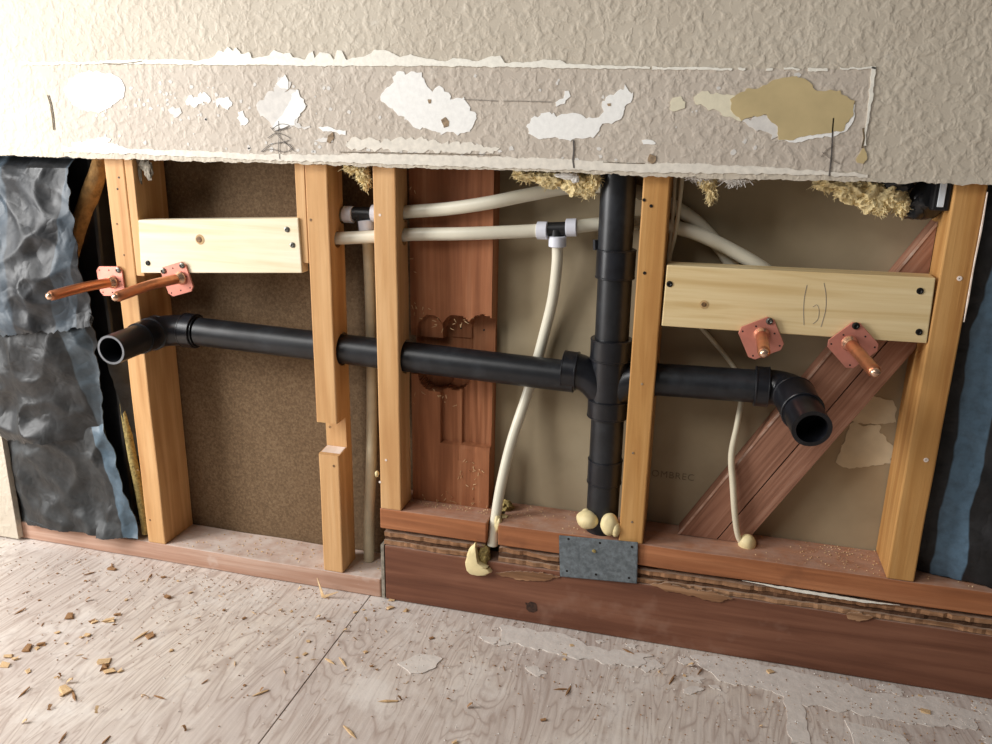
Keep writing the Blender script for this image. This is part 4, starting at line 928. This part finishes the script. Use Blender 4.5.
# ------------------------------------------------------------------ cables
def cable(pts, r, label, name='cable'):
    o = obj(name, tube(pts, r, 12), 'cable', None, True); return tag(o, label, 'cable', 'ivory cables')
cable([(0.4513, 0.06, 0.7652), (0.4532, 0.06, 0.7151), (0.4529, 0.06, 0.6636), (0.4515, 0.062, 0.6227), (0.4542, 0.07, 0.5629)], .0026, 'thin ivory cable running down tight against the ochre stud by the stack')
cable([(0.4624, 0.05, 0.7658), (0.4621, 0.052, 0.716), (0.4589, 0.056, 0.6644), (0.4529, 0.064, 0.6225), (0.4555, 0.074, 0.5622)], .0031, 'thin ivory cable slanting down just right of its twin near the stud')
cable([(0.4905, 0.082, 0.5393), (0.5271, 0.082, 0.5022), (0.5573, 0.0805, 0.4697), (0.5748, 0.075, 0.4437), (0.5792, 0.07, 0.4129), (0.5763, 0.052, 0.3774), (0.5726, 0.044, 0.33), (0.5796, 0.041, 0.2812), (0.5876, 0.041, 0.2304), (0.5959, 0.042, 0.1941), (0.607, 0.045, 0.1764)], [.0036, .0036, .0036, .0038, .004, .0044, .0052, .0052, .005, .0045, .004], 'loose ivory cable hanging in front of the diagonal brace into a foam plug')

# ------------------------------------------------------------------ spray foam
def foam(d, label, mat='foam'):
    o = obj('spray_foam', d, mat, None, True); return tag(o, label, 'foam', 'blobs of spray foam')
zf = zR
foam(blob(Vector((0.6111, 0.045, 0.1815)), .0135, .0135, .016, .06, .9, 1, 4), 'round cream foam plug at the foot of the loose ivory cable')
foam(join(blob(Vector((0.3586, 0, 0.2027)) + Vector((0, .012, 0)), .0185, .017, .015, .1, .9, 2, 4), blob((0.3537, 0.02, 0.2085), .008, .008, .009, .08, 1.0, 9)), 'cream foam lump at the left foot of the black stack')
foam(join(blob(Vector((0.3942, 0, 0.2026)) + Vector((0, .006, .0)), .0145, .013, .019, .1, .9, 3, 4), blob(Vector((0.4053, 0.004, 0.197)), .008, .01, .013, .08, 1.0, 8, 4)), 'cream foam lump between the black stack and the ochre stud')
dr = empty('spray_foam', (0.1813, -0.004, 0.0822), 'yellow foam dribble oozing over the brown board below the gap', 'foam', 'blobs of spray foam')
pts = [(0.1735, -0.004, 0.1419), (0.1648, -0.004, 0.133), (0.1596, -0.004, 0.1189), (0.1562, -0.004, 0.1012), (0.1581, -0.004, 0.088), (0.1653, -0.004, 0.0815), (0.1778, -0.004, 0.0807), (0.1919, -0.004, 0.084), (0.2024, -0.004, 0.0915), (0.1988, -0.004, 0.0966), (0.1936, -0.004, 0.0939), (0.1952, -0.004, 0.0999), (0.1881, -0.004, 0.1025), (0.1792, -0.004, 0.1087), (0.1755, -0.004, 0.1233)]
bm = bmesh.new()
def pillow(pts, y, th, parent, mat, nm):
    c = sum((Vector(p) for p in pts), Vector()) / len(pts)
    R = rag(pts, .003, .0006)
    n = len(R); V, F = [], []
    for (k, yy) in ((1.0, y), (1.02, y - th * .5), (.9, y - th * .85), (.6, y - th * 1.0)):
        for p in R: V.append((c.x + (p.x - c.x) * k, yy, c.z + (p.z - c.z) * k))
    for a in range(3):
        for i in range(n): F.append((a * n + i, a * n + (i + 1) % n, (a + 1) * n + (i + 1) % n, (a + 1) * n + i))
    F += [tuple(range(n)), tuple(3 * n + i for i in range(n))]
    return obj(nm, tri((V, F)), mat, parent, True)
bm.free()
pillow(pts, -.0015, .012, dr, 'foam', 'foam_skin')
obj('foam_core', blob((0.1857, 0.004, 0.115), .011, .010, .017, .5, 2.2, 5), 'foam_core', dr, True)
foam(join(blob((0.2072, 0.012, 0.1726), .0065, .007, .014, .3, 1.8, 6), blob((0.2113, 0.03, 0.1775), .007, .007, .005, .5, 2, 7)), 'small pale foam sliver right of the water tube at floor plate')
foam(blob((0.2072, 0.06, 0.1835), .013, .009, .011, .55, 2.4, 11), 'crumbly olive-yellow foam scrap behind the water tube on the plate', 'foam_core')
foam(blob((-0.0063, 0.003, 0.2404), .0035, .004, .006, .2, 1.5, 12, 2), 'tiny cream foam drop on the left edge of the narrow tan stud')

# ------------------------------------------------------------------ galvanised nail plate
npl = empty('nail_plate', (0.3839, -0.003, 0.1045), 'speckled grey galvanised steel nail plate over the red plate and plywood edge', 'plate')
Q = [(0.3144, -0.0035, 0.1762), (0.4421, -0.0035, 0.1832), (0.4454, -0.0035, 0.1097), (0.3191, -0.0035, 0.1013)]
obj('steel_sheet', quadboard(Q, -.0052, -.0036), 'galv', npl)
obj('foam_spot', blob((0.3732, -0.006, 0.1576), .0035, .0015, .003, .3, 1.5, 3, 2), 'foam_core', npl, True)
for q in [(0.3306, -0.0052, 0.1723), (0.382, -0.0052, 0.173), (0.4333, -0.0052, 0.1738), (0.3306, -0.0052, 0.1135), (0.3786, -0.0052, 0.115), (0.4322, -0.0052, 0.1176)]: obj('punched_hole', disc((q[0], -.0052, q[2]), .0021, .0002, 10), 'hole', npl)

# ------------------------------------------------------------------ copper stub-outs on flanged brackets
def stubout(c, roll, tip, size, label, screws, start=None, bow=0.0, tilt=0.0):
    c = Vector(c); tip = Vector(tip)
    e = empty('copper_stub', c, label, 'pipe fitting', 'copper stub-outs')
    h = size / 2; ch = .007
    R = Matrix.Rotation(roll, 4, 'Y') 
    prof = [(-h + ch, -h), (h - ch, -h), (h, -h + ch), (h, h - ch), (h - ch, h), (-h + ch, h), (-h, h - ch), (-h, -h + ch)]
    n = len(prof)
    V = [c + R @ Vector((a, -.0028, b)) for a, b in prof] + [c + R @ Vector((a * .985, -.0034, b * .985)) for a, b in prof] + [c + R @ Vector((a, 0, b)) for a, b in prof]
    F = [tuple(n + i for i in range(n)), tuple(2 * n + i for i in reversed(range(n)))]
    for a, b in ((0, 1), (2, 0)): F += [(a * n + i, a * n + (i + 1) % n, b * n + (i + 1) % n, b * n + i) for i in range(n)]
    fl_ = obj('flange', ([tuple(v) for v in V], F), 'copper_plate', e)
    q = h - .0065
    for (a, b) in ((-q, q), (q, q), (q, -q), (-q, -q), (0, q), (0, -q), (q, 0)):
        p = c + R @ Vector((a, -.0034, b))
        if (round(a / q), round(b / q)) in screws:
            obj('screw', lathe(p, (0, -1, 0), [(-.001, .003), (.0002, .0052), (.002, .0046), (.0028, .0028), (.0016, .0016)], 14), screws[(round(a / q), round(b / q))], e)
        else: obj('screw_hole', disc(p, .0013, .0002, 10), 'hole', fl_)
    s = c if start is None else Vector(start)
    d = (tip - s).normalized()
    obj('collar', lathe(s + Vector((0, -.003, 0)), d, [(-.002, .0115), (.001, .0112), (.004, .0092), (.008, .0083)], 22), 'solder', e, True)
    mid = s.lerp(tip, .5) + Vector((0, 0, bow))
    obj('stub_tube', tube([s, mid, tip], .0084, 22, True, 8, dome=True), 'copper', e, True)
    obj('sealed_tip', blob(tip + d * .004, .0066, .0066, .0066, .1, 1.5, 1, 2), 'solder', e, True)
    return e
stubout((-0.4935, -0.001, 0.5449), math.radians(-3), (-0.511, -0.12, 0.5402), .052, 'copper stub-out on a pink flange at the left edge of the leftmost stud', {(1, 1): 'steel'}, start=(-0.4892, -0.004, 0.5439), bow=.002)
stubout((-0.3573, -0.005, 0.5575), math.radians(-17), (-0.3812, -0.125, 0.5483), .052, 'copper stub-out on a tilted pink flange under the knotted pine board', {(-1, 1): 'steel', (1, 1): 'steel'}, start=(-0.3491, -0.008, 0.5602), bow=.003)
stubout((0.593, -0.001, 0.5307), math.radians(-27), (0.5926, -0.085, 0.5316), .052, 'short copper stub-out on a skewed pink flange near the pencil brackets', {(1, 1): 'steel'}, start=(0.5929, -0.004, 0.5366))
stubout((0.7153, -0.001, 0.5306), math.radians(-45), (0.7277, -0.1, 0.5219), .053, 'copper stub-out angling down from a diamond-set pink flange beside the brace', {(1, 1): 'zinc_black'}, start=(0.7105, -0.004, 0.5339))

# ------------------------------------------------------------------ insulation
def crumple(A, B, Cc, Dd, nx, nz, fn, th=.0015, rough_edge=.004, seed=0):
    """thick crumpled sheet between four corner points (bottom-left, bottom-right, top-right, top-left)"""
    A, B, Cc, Dd = [Vector(v) for v in (A, B, Cc, Dd)]
    V, F = [], []
    for layer in (0, 1):
        for j in range(nz + 1):
            for i in range(nx + 1):
                s, t = i / nx, j / nz
                p = A.lerp(B, s).lerp(Dd.lerp(Cc, s), t)
                if i in (0, nx): p.x += rough_edge * noise.noise(Vector((seed, t * 14, s * 3)))
                if j in (0, nz): p.z += rough_edge * (noise.noise(Vector((s * 14, seed, t * 3))) + .5 * noise.noise(Vector((s * 50, seed, t))))
                p.y += fn(s, t, p) + layer * th
                V.append(tuple(p))
    w = nx + 1; n = w * (nz + 1)
    for j in range(nz):
        for i in range(nx):
            a = j * w + i; F.append((a, a + 1, a + w + 1, a + w)); F.append((n + a + w, n + a + w + 1, n + a + 1, n + a))
    rim = list(range(w)) + [j * w + nx for j in range(1, nz + 1)] + [nz * w + i for i in range(nx - 1, -1, -1)] + [j * w for j in range(nz - 1, 0, -1)]
    for k in range(len(rim)): a, b = rim[k], rim[(k + 1) % len(rim)]; F.append((a, b, b + n, a + n))
    return V, F
def creases(p, seed, amp, f=7):
    q = Vector((p.x * f, seed * 2.7, p.z * f))
    r = 1 - abs(noise.noise(q)) * 2
    r2 = 1 - abs(noise.noise(q * 2.3 + Vector((4, 1, 7)))) * 2
    r3 = noise.noise(q * 5.1)
    return -amp * (r * .8 + r2 * .5 + r3 * .18)
ib = empty('insulation_batt', (-.63, .04, W), 'crumpled black-faced insulation batt with blue-grey stripes at left', 'insulation')
def lines_local(l, o): return l
Mi1 = facing('black_facing_upper', (46, 48, 51), (76, 90, 102), [(-.075, -.03, .05), (-.01, .14, .018)], .6)
Mi2 = facing('black_facing_middle', (42, 43, 44), (76, 90, 100), [(.147, -.232, .024)], .6)
Mi3 = facing('black_facing_lower', (48, 50, 51), (92, 114, 130), [(.129, -.247, .019), (.0, -9, .002)], .8)
obj('facing_sheet', crumple((-.776, .012, .0405), (-.497, .012, .0475), (-.553, .012, .285), (-.785, .012, .255), 80, 60,
    lambda s, t, p: creases(p, 1, .015, 7) - .022 * math.sin(math.pi * min(1, s * 1.05)) * (1 - .4 * t) - (.012 * max(0, .12 - t) / .12 if s > .7 else 0), seed=1), Mi3, ib, True)
obj('facing_sheet', crumple((-.80, .006, .222), (-.552, .006, .246), (-.538, .006, .487), (-.82, .006, .462), 80, 60,
    lambda s, t, p: creases(p, 2, .016, 7) - .034 * math.sin(math.pi * min(1, s * 1.02)) * (.6 + .4 * (1 - t)), seed=2, rough_edge=.008), Mi2, ib, True)
def up_fn(s, t, p): return creases(p, 3, .02, 7) - .036 * math.sin(math.pi * min(1, s)) * (.55 + .45 * math.sin(t * 5)) + (.02 * min(1, (t - .88) / .05) if t > .88 else 0)
obj('facing_sheet', crumple((-.82, -.004, .425), (-.535, -.002, .462), (-.553, .012, .772), (-.82, .012, .772), 90, 100, up_fn, seed=3, rough_edge=.009), Mi1, ib, True)
obj('fibreglass_edge', tube([(-0.5084, 0.03, 0.7648), (-0.5218, 0.03, 0.7279), (-0.5422, 0.028, 0.6884), (-0.5631, 0.026, 0.648), (-0.5797, 0.026, 0.6086), (-0.5915, 0.03, 0.5681)], [.012, .0145, .016, .015, .012, .004], 14), 'glass_brown', ib, True)
obj('fibreglass_edge', tube([(-.50, .02, .045), (-.503, .018, .12), (-.512, .02, .2), (-.522, .025, .28), (-.53, .03, .36)], [.009, .008, .008, .007, .004], 10), 'foam_core', ib, True)
obj('fibreglass_body', box(-.80, -.535, .03, .088, .05, .9, .006, .004, 14), 'wrap_black', ib)
obj('facing_flap', crumple((-.515, .03, .2), (-.492, .05, .2), (-.492, .05, .4), (-.535, .012, .43), 14, 40, lambda s, t, p: creases(p, 5, .008, 9), seed=6), Mi2, ib, True)

ir = empty('insulation_batt', (1.0, .04, zR), 'smooth black-faced insulation batt with one blue printed stripe at right', 'insulation')
Mi4 = facing('black_facing_right', (40, 40, 42), (96, 124, 146), [(-.106, .0, .021)], .95)
obj('facing_sheet', crumple((x5 + W + .002, .045, zR + .002), (1.30, .035, zR + .002), (1.30, .035, .78), (x5 + W + .003, .03, .78), 90, 90,
    lambda s, t, p: creases(p, 8, .006, 6) - .022 * math.sin(math.pi * min(1, s * 1.6)) - .012 * math.sin(t * 9 + s * 4) * .5, seed=9), Mi4, ir, True)
obj('fibreglass_body', box(x5 + W + .002, 1.3, .06, .088, zR + .002, 1.0, .004), 'wrap_black', ir)
for k, pts in enumerate([[(0.8722, 0.02, 0.4825), (0.8801, 0.02, 0.4876)], [(0.879, 0.02, 0.4567), (0.8801, 0.02, 0.473)], [(0.8773, 0.02, 0.4133), (0.8831, 0.02, 0.4244)], [(0.8804, 0.02, 0.3068), (0.8856, 0.02, 0.3233), (0.8908, 0.02, 0.3397), (0.8959, 0.02, 0.3559)], [(0.8881, 0.02, 0.2758), (0.892, 0.02, 0.3004), (0.8913, 0.02, 0.3209)]]):
    pass
s6 = stud(1.303, zR, D, 'stud_b', 'ochre stud at the far right end of the opening')

# loose yellow wool hanging out from behind the drywall
def tuft(parts, label, mat='glass_wool', nf=110):
    r = random.Random(len(parts) * 7 + int(parts[0][0][0] * 1000))
    ds = [blob(c, rx * .95, ry * .95, rz * .95, .42, 2.4, k + 1, 4) for k, (c, rx, ry, rz) in enumerate(parts)]
    for (c, rx, ry, rz) in parts:
        for k in range(nf):
            d = Vector((r.gauss(0, 1), r.gauss(0, 1), r.gauss(0, 1))).normalized()
            p = Vector(c) + Vector((d.x * rx, d.y * ry, d.z * rz)) * r.uniform(.55, 1.0)
            t = (d + Vector((r.gauss(0, .9), r.gauss(0, .5), r.gauss(0, .9)))).normalized()
            L = r.uniform(.003, .009)
            ds.append(tube([p, p + t * L * .5 + Vector((r.gauss(0, .0015), 0, r.gauss(0, .0015))), p + t * L + Vector((r.gauss(0, .002), 0, -.002))], [.0007, .0006, .0003], 3, True, 0))
    o = obj('fibreglass_tuft', join(*ds), mat, None, True)
    return tag(o, label, 'insulation', 'tufts of yellow fibreglass')
tuft([((0.2363, 0.03, 0.7458), .022, .012, .009), ((0.2734, 0.02, 0.7416), .022, .012, .012), ((0.3112, 0.018, 0.7372), .020, .012, .018), ((0.3289, 0.02, 0.7305), .013, .011, .014), ((0.3397, 0.012, 0.7427), .010, .01, .013)], 'yellow fibreglass tuft under the drywall just left of the black stack')
tuft([((0.4995, 0.02, 0.7474), .014, .009, .014), ((0.5052, 0.02, 0.7296), .006, .006, .014)], 'small pointed yellow fibreglass tuft right of the two thin cables')
tuft([((0.662, 0.03, 0.7467), .022, .012, .010), ((0.6885, 0.03, 0.7395), .022, .013, .016), ((0.7174, 0.03, 0.7326), .022, .014, .022), ((0.7397, 0.03, 0.7347), .02, .014, .02), ((0.7297, 0.03, 0.717), .012, .01, .010), ((0.7565, 0.03, 0.7221), .010, .01, .014)], 'large ragged yellow fibreglass tuft at top right beside the black plastic')
tuft([((-0.0379, 0.01, 0.749), .014, .008, .008), ((-0.0214, 0.01, 0.7404), .011, .008, .012), ((-0.0142, 0.008, 0.7286), .004, .004, .013)], 'pale fibreglass tuft dangling between the notched stud and the narrow stud', 'glass_wool')
tuft([((0.4884, -0.002, 0.7535), .02, .004, .005), ((0.5353, -0.002, 0.7509), .022, .006, .006)], 'thin grey-white fibre wisp hanging from the drywall edge', 'plaster_grey')
sc = obj('paper_scrap', join(blob((-0.4158, 0.012, 0.7463), .010, .004, .012, .5, 2.2, 4), blob((-0.4075, 0.012, 0.7352), .009, .004, .014, .5, 2.4, 5), blob((-0.4235, 0.012, 0.7315), .003, .003, .018, .4, 2, 6)), 'scrap', None)
tag(sc, 'torn grey scrap hanging from the drywall edge beside the leftmost stud', 'scrap')
sb = obj('staple_scrap', join(blob((0.3024, -0.002, 0.7478), .016, .004, .005, .4, 2.2, 4), blob((0.3142, -0.002, 0.744), .006, .003, .006, .4, 2.2, 8)), 'plaster_grey', None)
tag(sb, 'small grey torn paper scrap hanging under the pencil tick left of the stack', 'scrap')

# ------------------------------------------------------------------ black wrapped hose at the upper right
bw = empty('plastic_wrap', (0.7799, 0.04, 0.7289), 'crumpled black plastic bundle at the top beside the rightmost stud', 'plastic')
obj('wrap_bundle', join(blob((0.7721, 0.045, 0.7215), .020, .022, .020, .35, 1.8, 2), blob((0.787, 0.045, 0.7301), .024, .024, .026, .3, 1.6, 3), blob((0.8007, 0.05, 0.7369), .02, .02, .03, .3, 1.6, 4)), 'wrap_black', bw, True)
obj('wrap_bundle', blob((0.7461, 0.03, 0.7508), .022, .014, .012, .3, 1.8, 5), 'wrap_black', bw, True)
cl = empty('clip_bracket', (0.8102, 0.03, 0.7176), 'black clip with a white stripe tucked against the rightmost stud under the drywall', 'bracket')
obj('clip_body', box(x5 - .022, x5 - .001, .006, .05, (0.8054, 0.01, 0.7178)[2], .80, .002), 'poly_black', cl)
obj('white_stripe', box(x5 - .0165, x5 - .0085, .0045, .006, (0.8033, 0.01, 0.7229)[2], .80, .0005), 'white_strip', cl)

# ------------------------------------------------------------------ debris on the floor
def shard(kind, seed):
    rnd = random.Random(seed)
    if kind == 'chip':
        V = [(sx * (.5 + rnd.uniform(-.22, .2)), sy * (.36 + rnd.uniform(-.2, .14)), z * (.2 + rnd.uniform(-.08, .1))) for z in (0, 1) for (sx, sy) in ((-1, -1), (1, -1), (1, 1), (-1, 1))]
        F = [(3, 2, 1, 0), (4, 5, 6, 7), (0, 1, 5, 4), (1, 2, 6, 5), (2, 3, 7, 6), (3, 0, 4, 7)]
    elif kind == 'sliver':
        V = [(-1, -.07, 0), (.2, -.14, 0), (1.05, 0, .04), (.1, .13, 0), (-.9, .08, 0), (-1, -.05, .1), (.2, -.1, .16), (.1, .1, .17), (-.9, .06, .1)]
        F = [(4, 3, 2, 1, 0), (0, 1, 6, 5), (1, 2, 6), (6, 2, 7), (2, 3, 7), (3, 4, 8, 7), (4, 0, 5, 8), (5, 6, 7, 8)]
    else:   # curled shaving
        V, F = [], []
        n = 9
        for i in range(n + 1):
            a = i / n * math.pi * 1.2 - .3; r = .42
            x, z = -math.cos(a) * r, .36 + math.sin(a - .9) * .36
            w = .2 + .07 * math.sin(i * 1.7 + seed)
            V += [(x, -w, z), (x, w, z + .05), (x * .93, w, z + .07), (x * .93, -w, z + .02)]
        for i in range(n):
            a, b = 4 * i, 4 * i + 4
            for k in range(4): F.append((a + k, b + k, b + (k + 1) % 4, a + (k + 1) % 4))
        F += [(0, 1, 2, 3), (4 * n + 3, 4 * n + 2, 4 * n + 1, 4 * n)]
    me = bpy.data.meshes.new('wood_' + kind); me.from_pydata(V, [], F); me.validate()
    bm = bmesh.new(); bm.from_mesh(me); bmesh.ops.recalc_face_normals(bm, faces=bm.faces)
    zmin = min(v.co.z for v in bm.verts)
    for v in bm.verts: v.co.z -= zmin
    bm.to_mesh(me); bm.free(); me.update()
    return me
SH = {}
for kind in ('chip', 'sliver', 'shaving'):
    for mt in ('chip_a', 'chip_b'):
        L = []
        for s in range(4):
            me = shard(kind, s * 13 + len(mt)); me.materials.append(M[mt]); L.append(me)
        SH[kind, mt] = L
LAB = {('chip', 'chip_a'): ('small pale wood chip', 'pale wood chips'), ('chip', 'chip_b'): ('small brown wood chip', 'brown wood chips'),
       ('sliver', 'chip_a'): ('thin pale wood sliver', 'pale wood slivers'), ('sliver', 'chip_b'): ('thin brown wood sliver', 'brown wood slivers'),
       ('shaving', 'chip_a'): ('curled pale wood shaving', 'pale wood shavings'), ('shaving', 'chip_b'): ('curled brown wood shaving', 'brown wood shavings')}
def debris(q, kind, mt, size, z=.0009, rot=None):
    o = bpy.data.objects.new('wood_' + kind, random.choice(SH[kind, mt])); C.objects.link(o)
    o.location = (q[0], q[1], z)
    o.scale = (size, size * random.uniform(.8, 1.2), size * random.uniform(.7, 1.1))
    o.rotation_euler = (random.uniform(-.12, .12), random.uniform(-.12, .12), random.uniform(0, 6.28) if rot is None else rot)
    zone = 'at the far left of the plywood floor' if q[0] < -.42 else 'on the plywood just left of the floor seam' if q[0] < SEAM else 'on the plywood just right of the floor seam' if q[0] < .36 else 'on the plywood near the right end of the brown board'
    tag(o, LAB[kind, mt][0] + ' ' + zone, 'wood ' + kind, LAB[kind, mt][1] + ' ' + zone)
big = [([(-0.4877, -0.3392, 0), (-0.5012, -0.3199, 0), (-0.4161, -0.1935, 0), (-0.3551, -0.3619, 0), (-0.3248, -0.3075, 0), (-0.3491, -0.2891, 0)], 'chip', 'chip_a', .019),
       ([(-0.4152, -0.1747, 0), (-0.4429, -0.2043, 0), (-0.4888, -0.2024, 0), (-0.3226, -0.2135, 0), (-0.3388, -0.3015, 0), (-0.4742, -0.2798, 0), (-0.4874, -0.2945, 0), (-0.3667, -0.1056, 0), (-0.5264, -0.0528, 0)], 'chip', 'chip_b', .016),
       ([(-0.3525, -0.3727, 0), (-0.4212, -0.2392, 0), (-0.474, -0.2458, 0), (-0.4427, -0.3414, 0), (-0.4833, -0.3225, 0), (-0.3088, -0.3029, 0), (-0.4376, -0.2058, 0), (0.0247, -0.0275, 0), (0.0538, -0.0254, 0), (0.0958, 0.0365, 0), (0.0175, 0.0001, 0), (0.662, -0.0263, 0), (0.8779, -0.0572, 0), (0.9347, 0.0099, 0)], 'chip', 'chip_a', .012),
       ([(-0.0107, -0.1916, 0), (0.01, -0.1882, 0), (0.1121, -0.2535, 0), (0.0853, -0.3275, 0), (-0.0768, -0.2892, 0), (-0.3369, -0.2147, 0)], 'sliver', 'chip_a', .018),
       ([(-0.3342, -0.3697, 0), (-0.4106, -0.3825, 0), (-0.2875, -0.4435, 0), (-0.2275, -0.4343, 0), (-0.2126, -0.3372, 0), (-0.5339, -0.0436, 0), (-0.5555, -0.0764, 0), (-0.581, -0.2137, 0), (-0.4424, -0.0542, 0), (0.3513, -0.1572, 0), (0.3637, -0.1584, 0), (0.4411, -0.0345, 0), (0.5139, -0.0864, 0), (0.5555, -0.0544, 0)], 'sliver', 'chip_b', .015),
       ([(-0.3598, -0.4336, 0), (-0.2796, -0.3874, 0), (-0.2322, -0.3451, 0), (-0.1388, -0.3851, 0), (-0.3833, -0.3464, 0), (-0.3627, -0.3453, 0), (-0.1548, -0.0894, 0), (-0.0808, -0.0929, 0), (-0.0219, -0.1118, 0), (-0.155, -0.0163, 0), (0.4952, -0.0793, 0), (0.54, -0.0486, 0)], 'shaving', 'chip_a', .012),
       ([(-0.1375, -0.3848, 0), (-0.0775, -0.2824, 0), (-0.3482, -0.4005, 0), (-0.5356, -0.0997, 0), (-0.4829, -0.1193, 0), (-0.4946, -0.153, 0), (0.1275, -0.2445, 0), (0.1977, -0.2267, 0), (0.2317, -0.2327, 0)], 'shaving', 'chip_b', .010)]
for pts, kind, mt, s in big:
    for q in pts: debris(q, kind, mt, s * random.uniform(.65, 1.0))
# splintered offcuts leaning at the foot of the notched stud
for (a, b, w, lab) in (((-0.1024, -0.0299, 0.003), (-0.1219, -0.012, 0.0279), .0035, 'upright pale wood splinter leaning on the plate under the notched stud'),
                       ((-0.1024, -0.0299, 0.003), (-0.0725, -0.03, 0.0184), .0030, 'short tan splinter lying against the upright one below the notched stud')):
    a, b = Vector(a), Vector(b); d = (b - a).normalized(); n = d.cross(Vector((0, 1, 0))).normalized() * w; m = Vector((0, .0016, 0))
    V = [a - n, a + n, a + n * .8 + m, a - n * .8 + m, b - n * .15, b + n * .15, b + n * .1 + m, b - n * .1 + m]
    o = obj('wood_splinter', ([tuple(v) for v in V], [(3, 2, 1, 0), (4, 5, 6, 7), (0, 1, 5, 4), (1, 2, 6, 5), (2, 3, 7, 6), (3, 0, 4, 7)]), 'chip_a')
    tag(o, lab, 'splinter')
rnd = random.Random(21)
def rand_floor():
    while True:
        x = rnd.uniform(-.85, 1.0); y = -abs(rnd.gauss(0, .17)) - .012
        if y > -.7: return (x, y)
for k in range(90):
    q = rand_floor()
    if rnd.random() < .45: q = (rnd.uniform(-.62, .05), q[1])
    kind = rnd.choice(['chip', 'chip', 'sliver', 'shaving'])
    debris(q, kind, 'chip_a' if rnd.random() < .5 else 'chip_b', rnd.uniform(.0035, .0075))
# fine sawdust and crumbs: too many to count
def dustfield(name, spots, n, smin, smax, mat, label, seed):
    r = random.Random(seed); V, F = [], []
    for k in range(n):
        x, y, z = spots(r); s = r.uniform(smin, smax); a = r.uniform(0, 6.28); b = len(V)
        for (dx, dy, dz) in ((1, 0, 0), (-.5, .8, 0), (-.6, -.7, 0), (0, 0, .8)):
            V.append((x + s * (dx * math.cos(a) - dy * math.sin(a)), y + s * (dx * math.sin(a) + dy * math.cos(a)), z + s * dz))
        F += [(b, b + 1, b + 3), (b + 1, b + 2, b + 3), (b + 2, b, b + 3), (b, b + 2, b + 1)]
    o = obj(name, (V, F), mat, kind='stuff'); tag(o, label, 'sawdust')
def sp_floor(r):
    return (r.uniform(-1.0, 1.05), -abs(r.gauss(0, .16)) - .004, .001)
def sp_left(r): return (r.uniform(-.43, -.01), r.uniform(.004, .08), W + .0002)
def sp_right(r):
    x = r.choice([r.uniform(.02, .19), r.uniform(.22, .40), r.gauss(.73, .06), r.gauss(.76, .04), r.uniform(.86, 1.2)])
    return (min(max(x, .455 if x > .42 else .045), 1.25) if x > .42 else x, r.uniform(.004, .085) if x > .2 else r.uniform(.03, .048), zR + .0003)
dustfield('floor_sawdust', sp_floor, 1500, .0007, .0022, 'chip_b', 'fine brown sawdust crumbs scattered on the plywood floor', 3)
dustfield('floor_sawdust', sp_floor, 900, .0007, .002, 'plaster_grey', 'fine white plaster crumbs scattered on the plywood floor', 4)
dustfield('plate_sawdust', sp_left, 170, .0007, .0024, 'chip_a', 'pale sawdust crumbs lying on the low left plate', 5)
dustfield('plate_sawdust', sp_right, 420, .0006, .002, 'chip_a', 'pale sawdust crumbs lying on the raised right plate', 6)
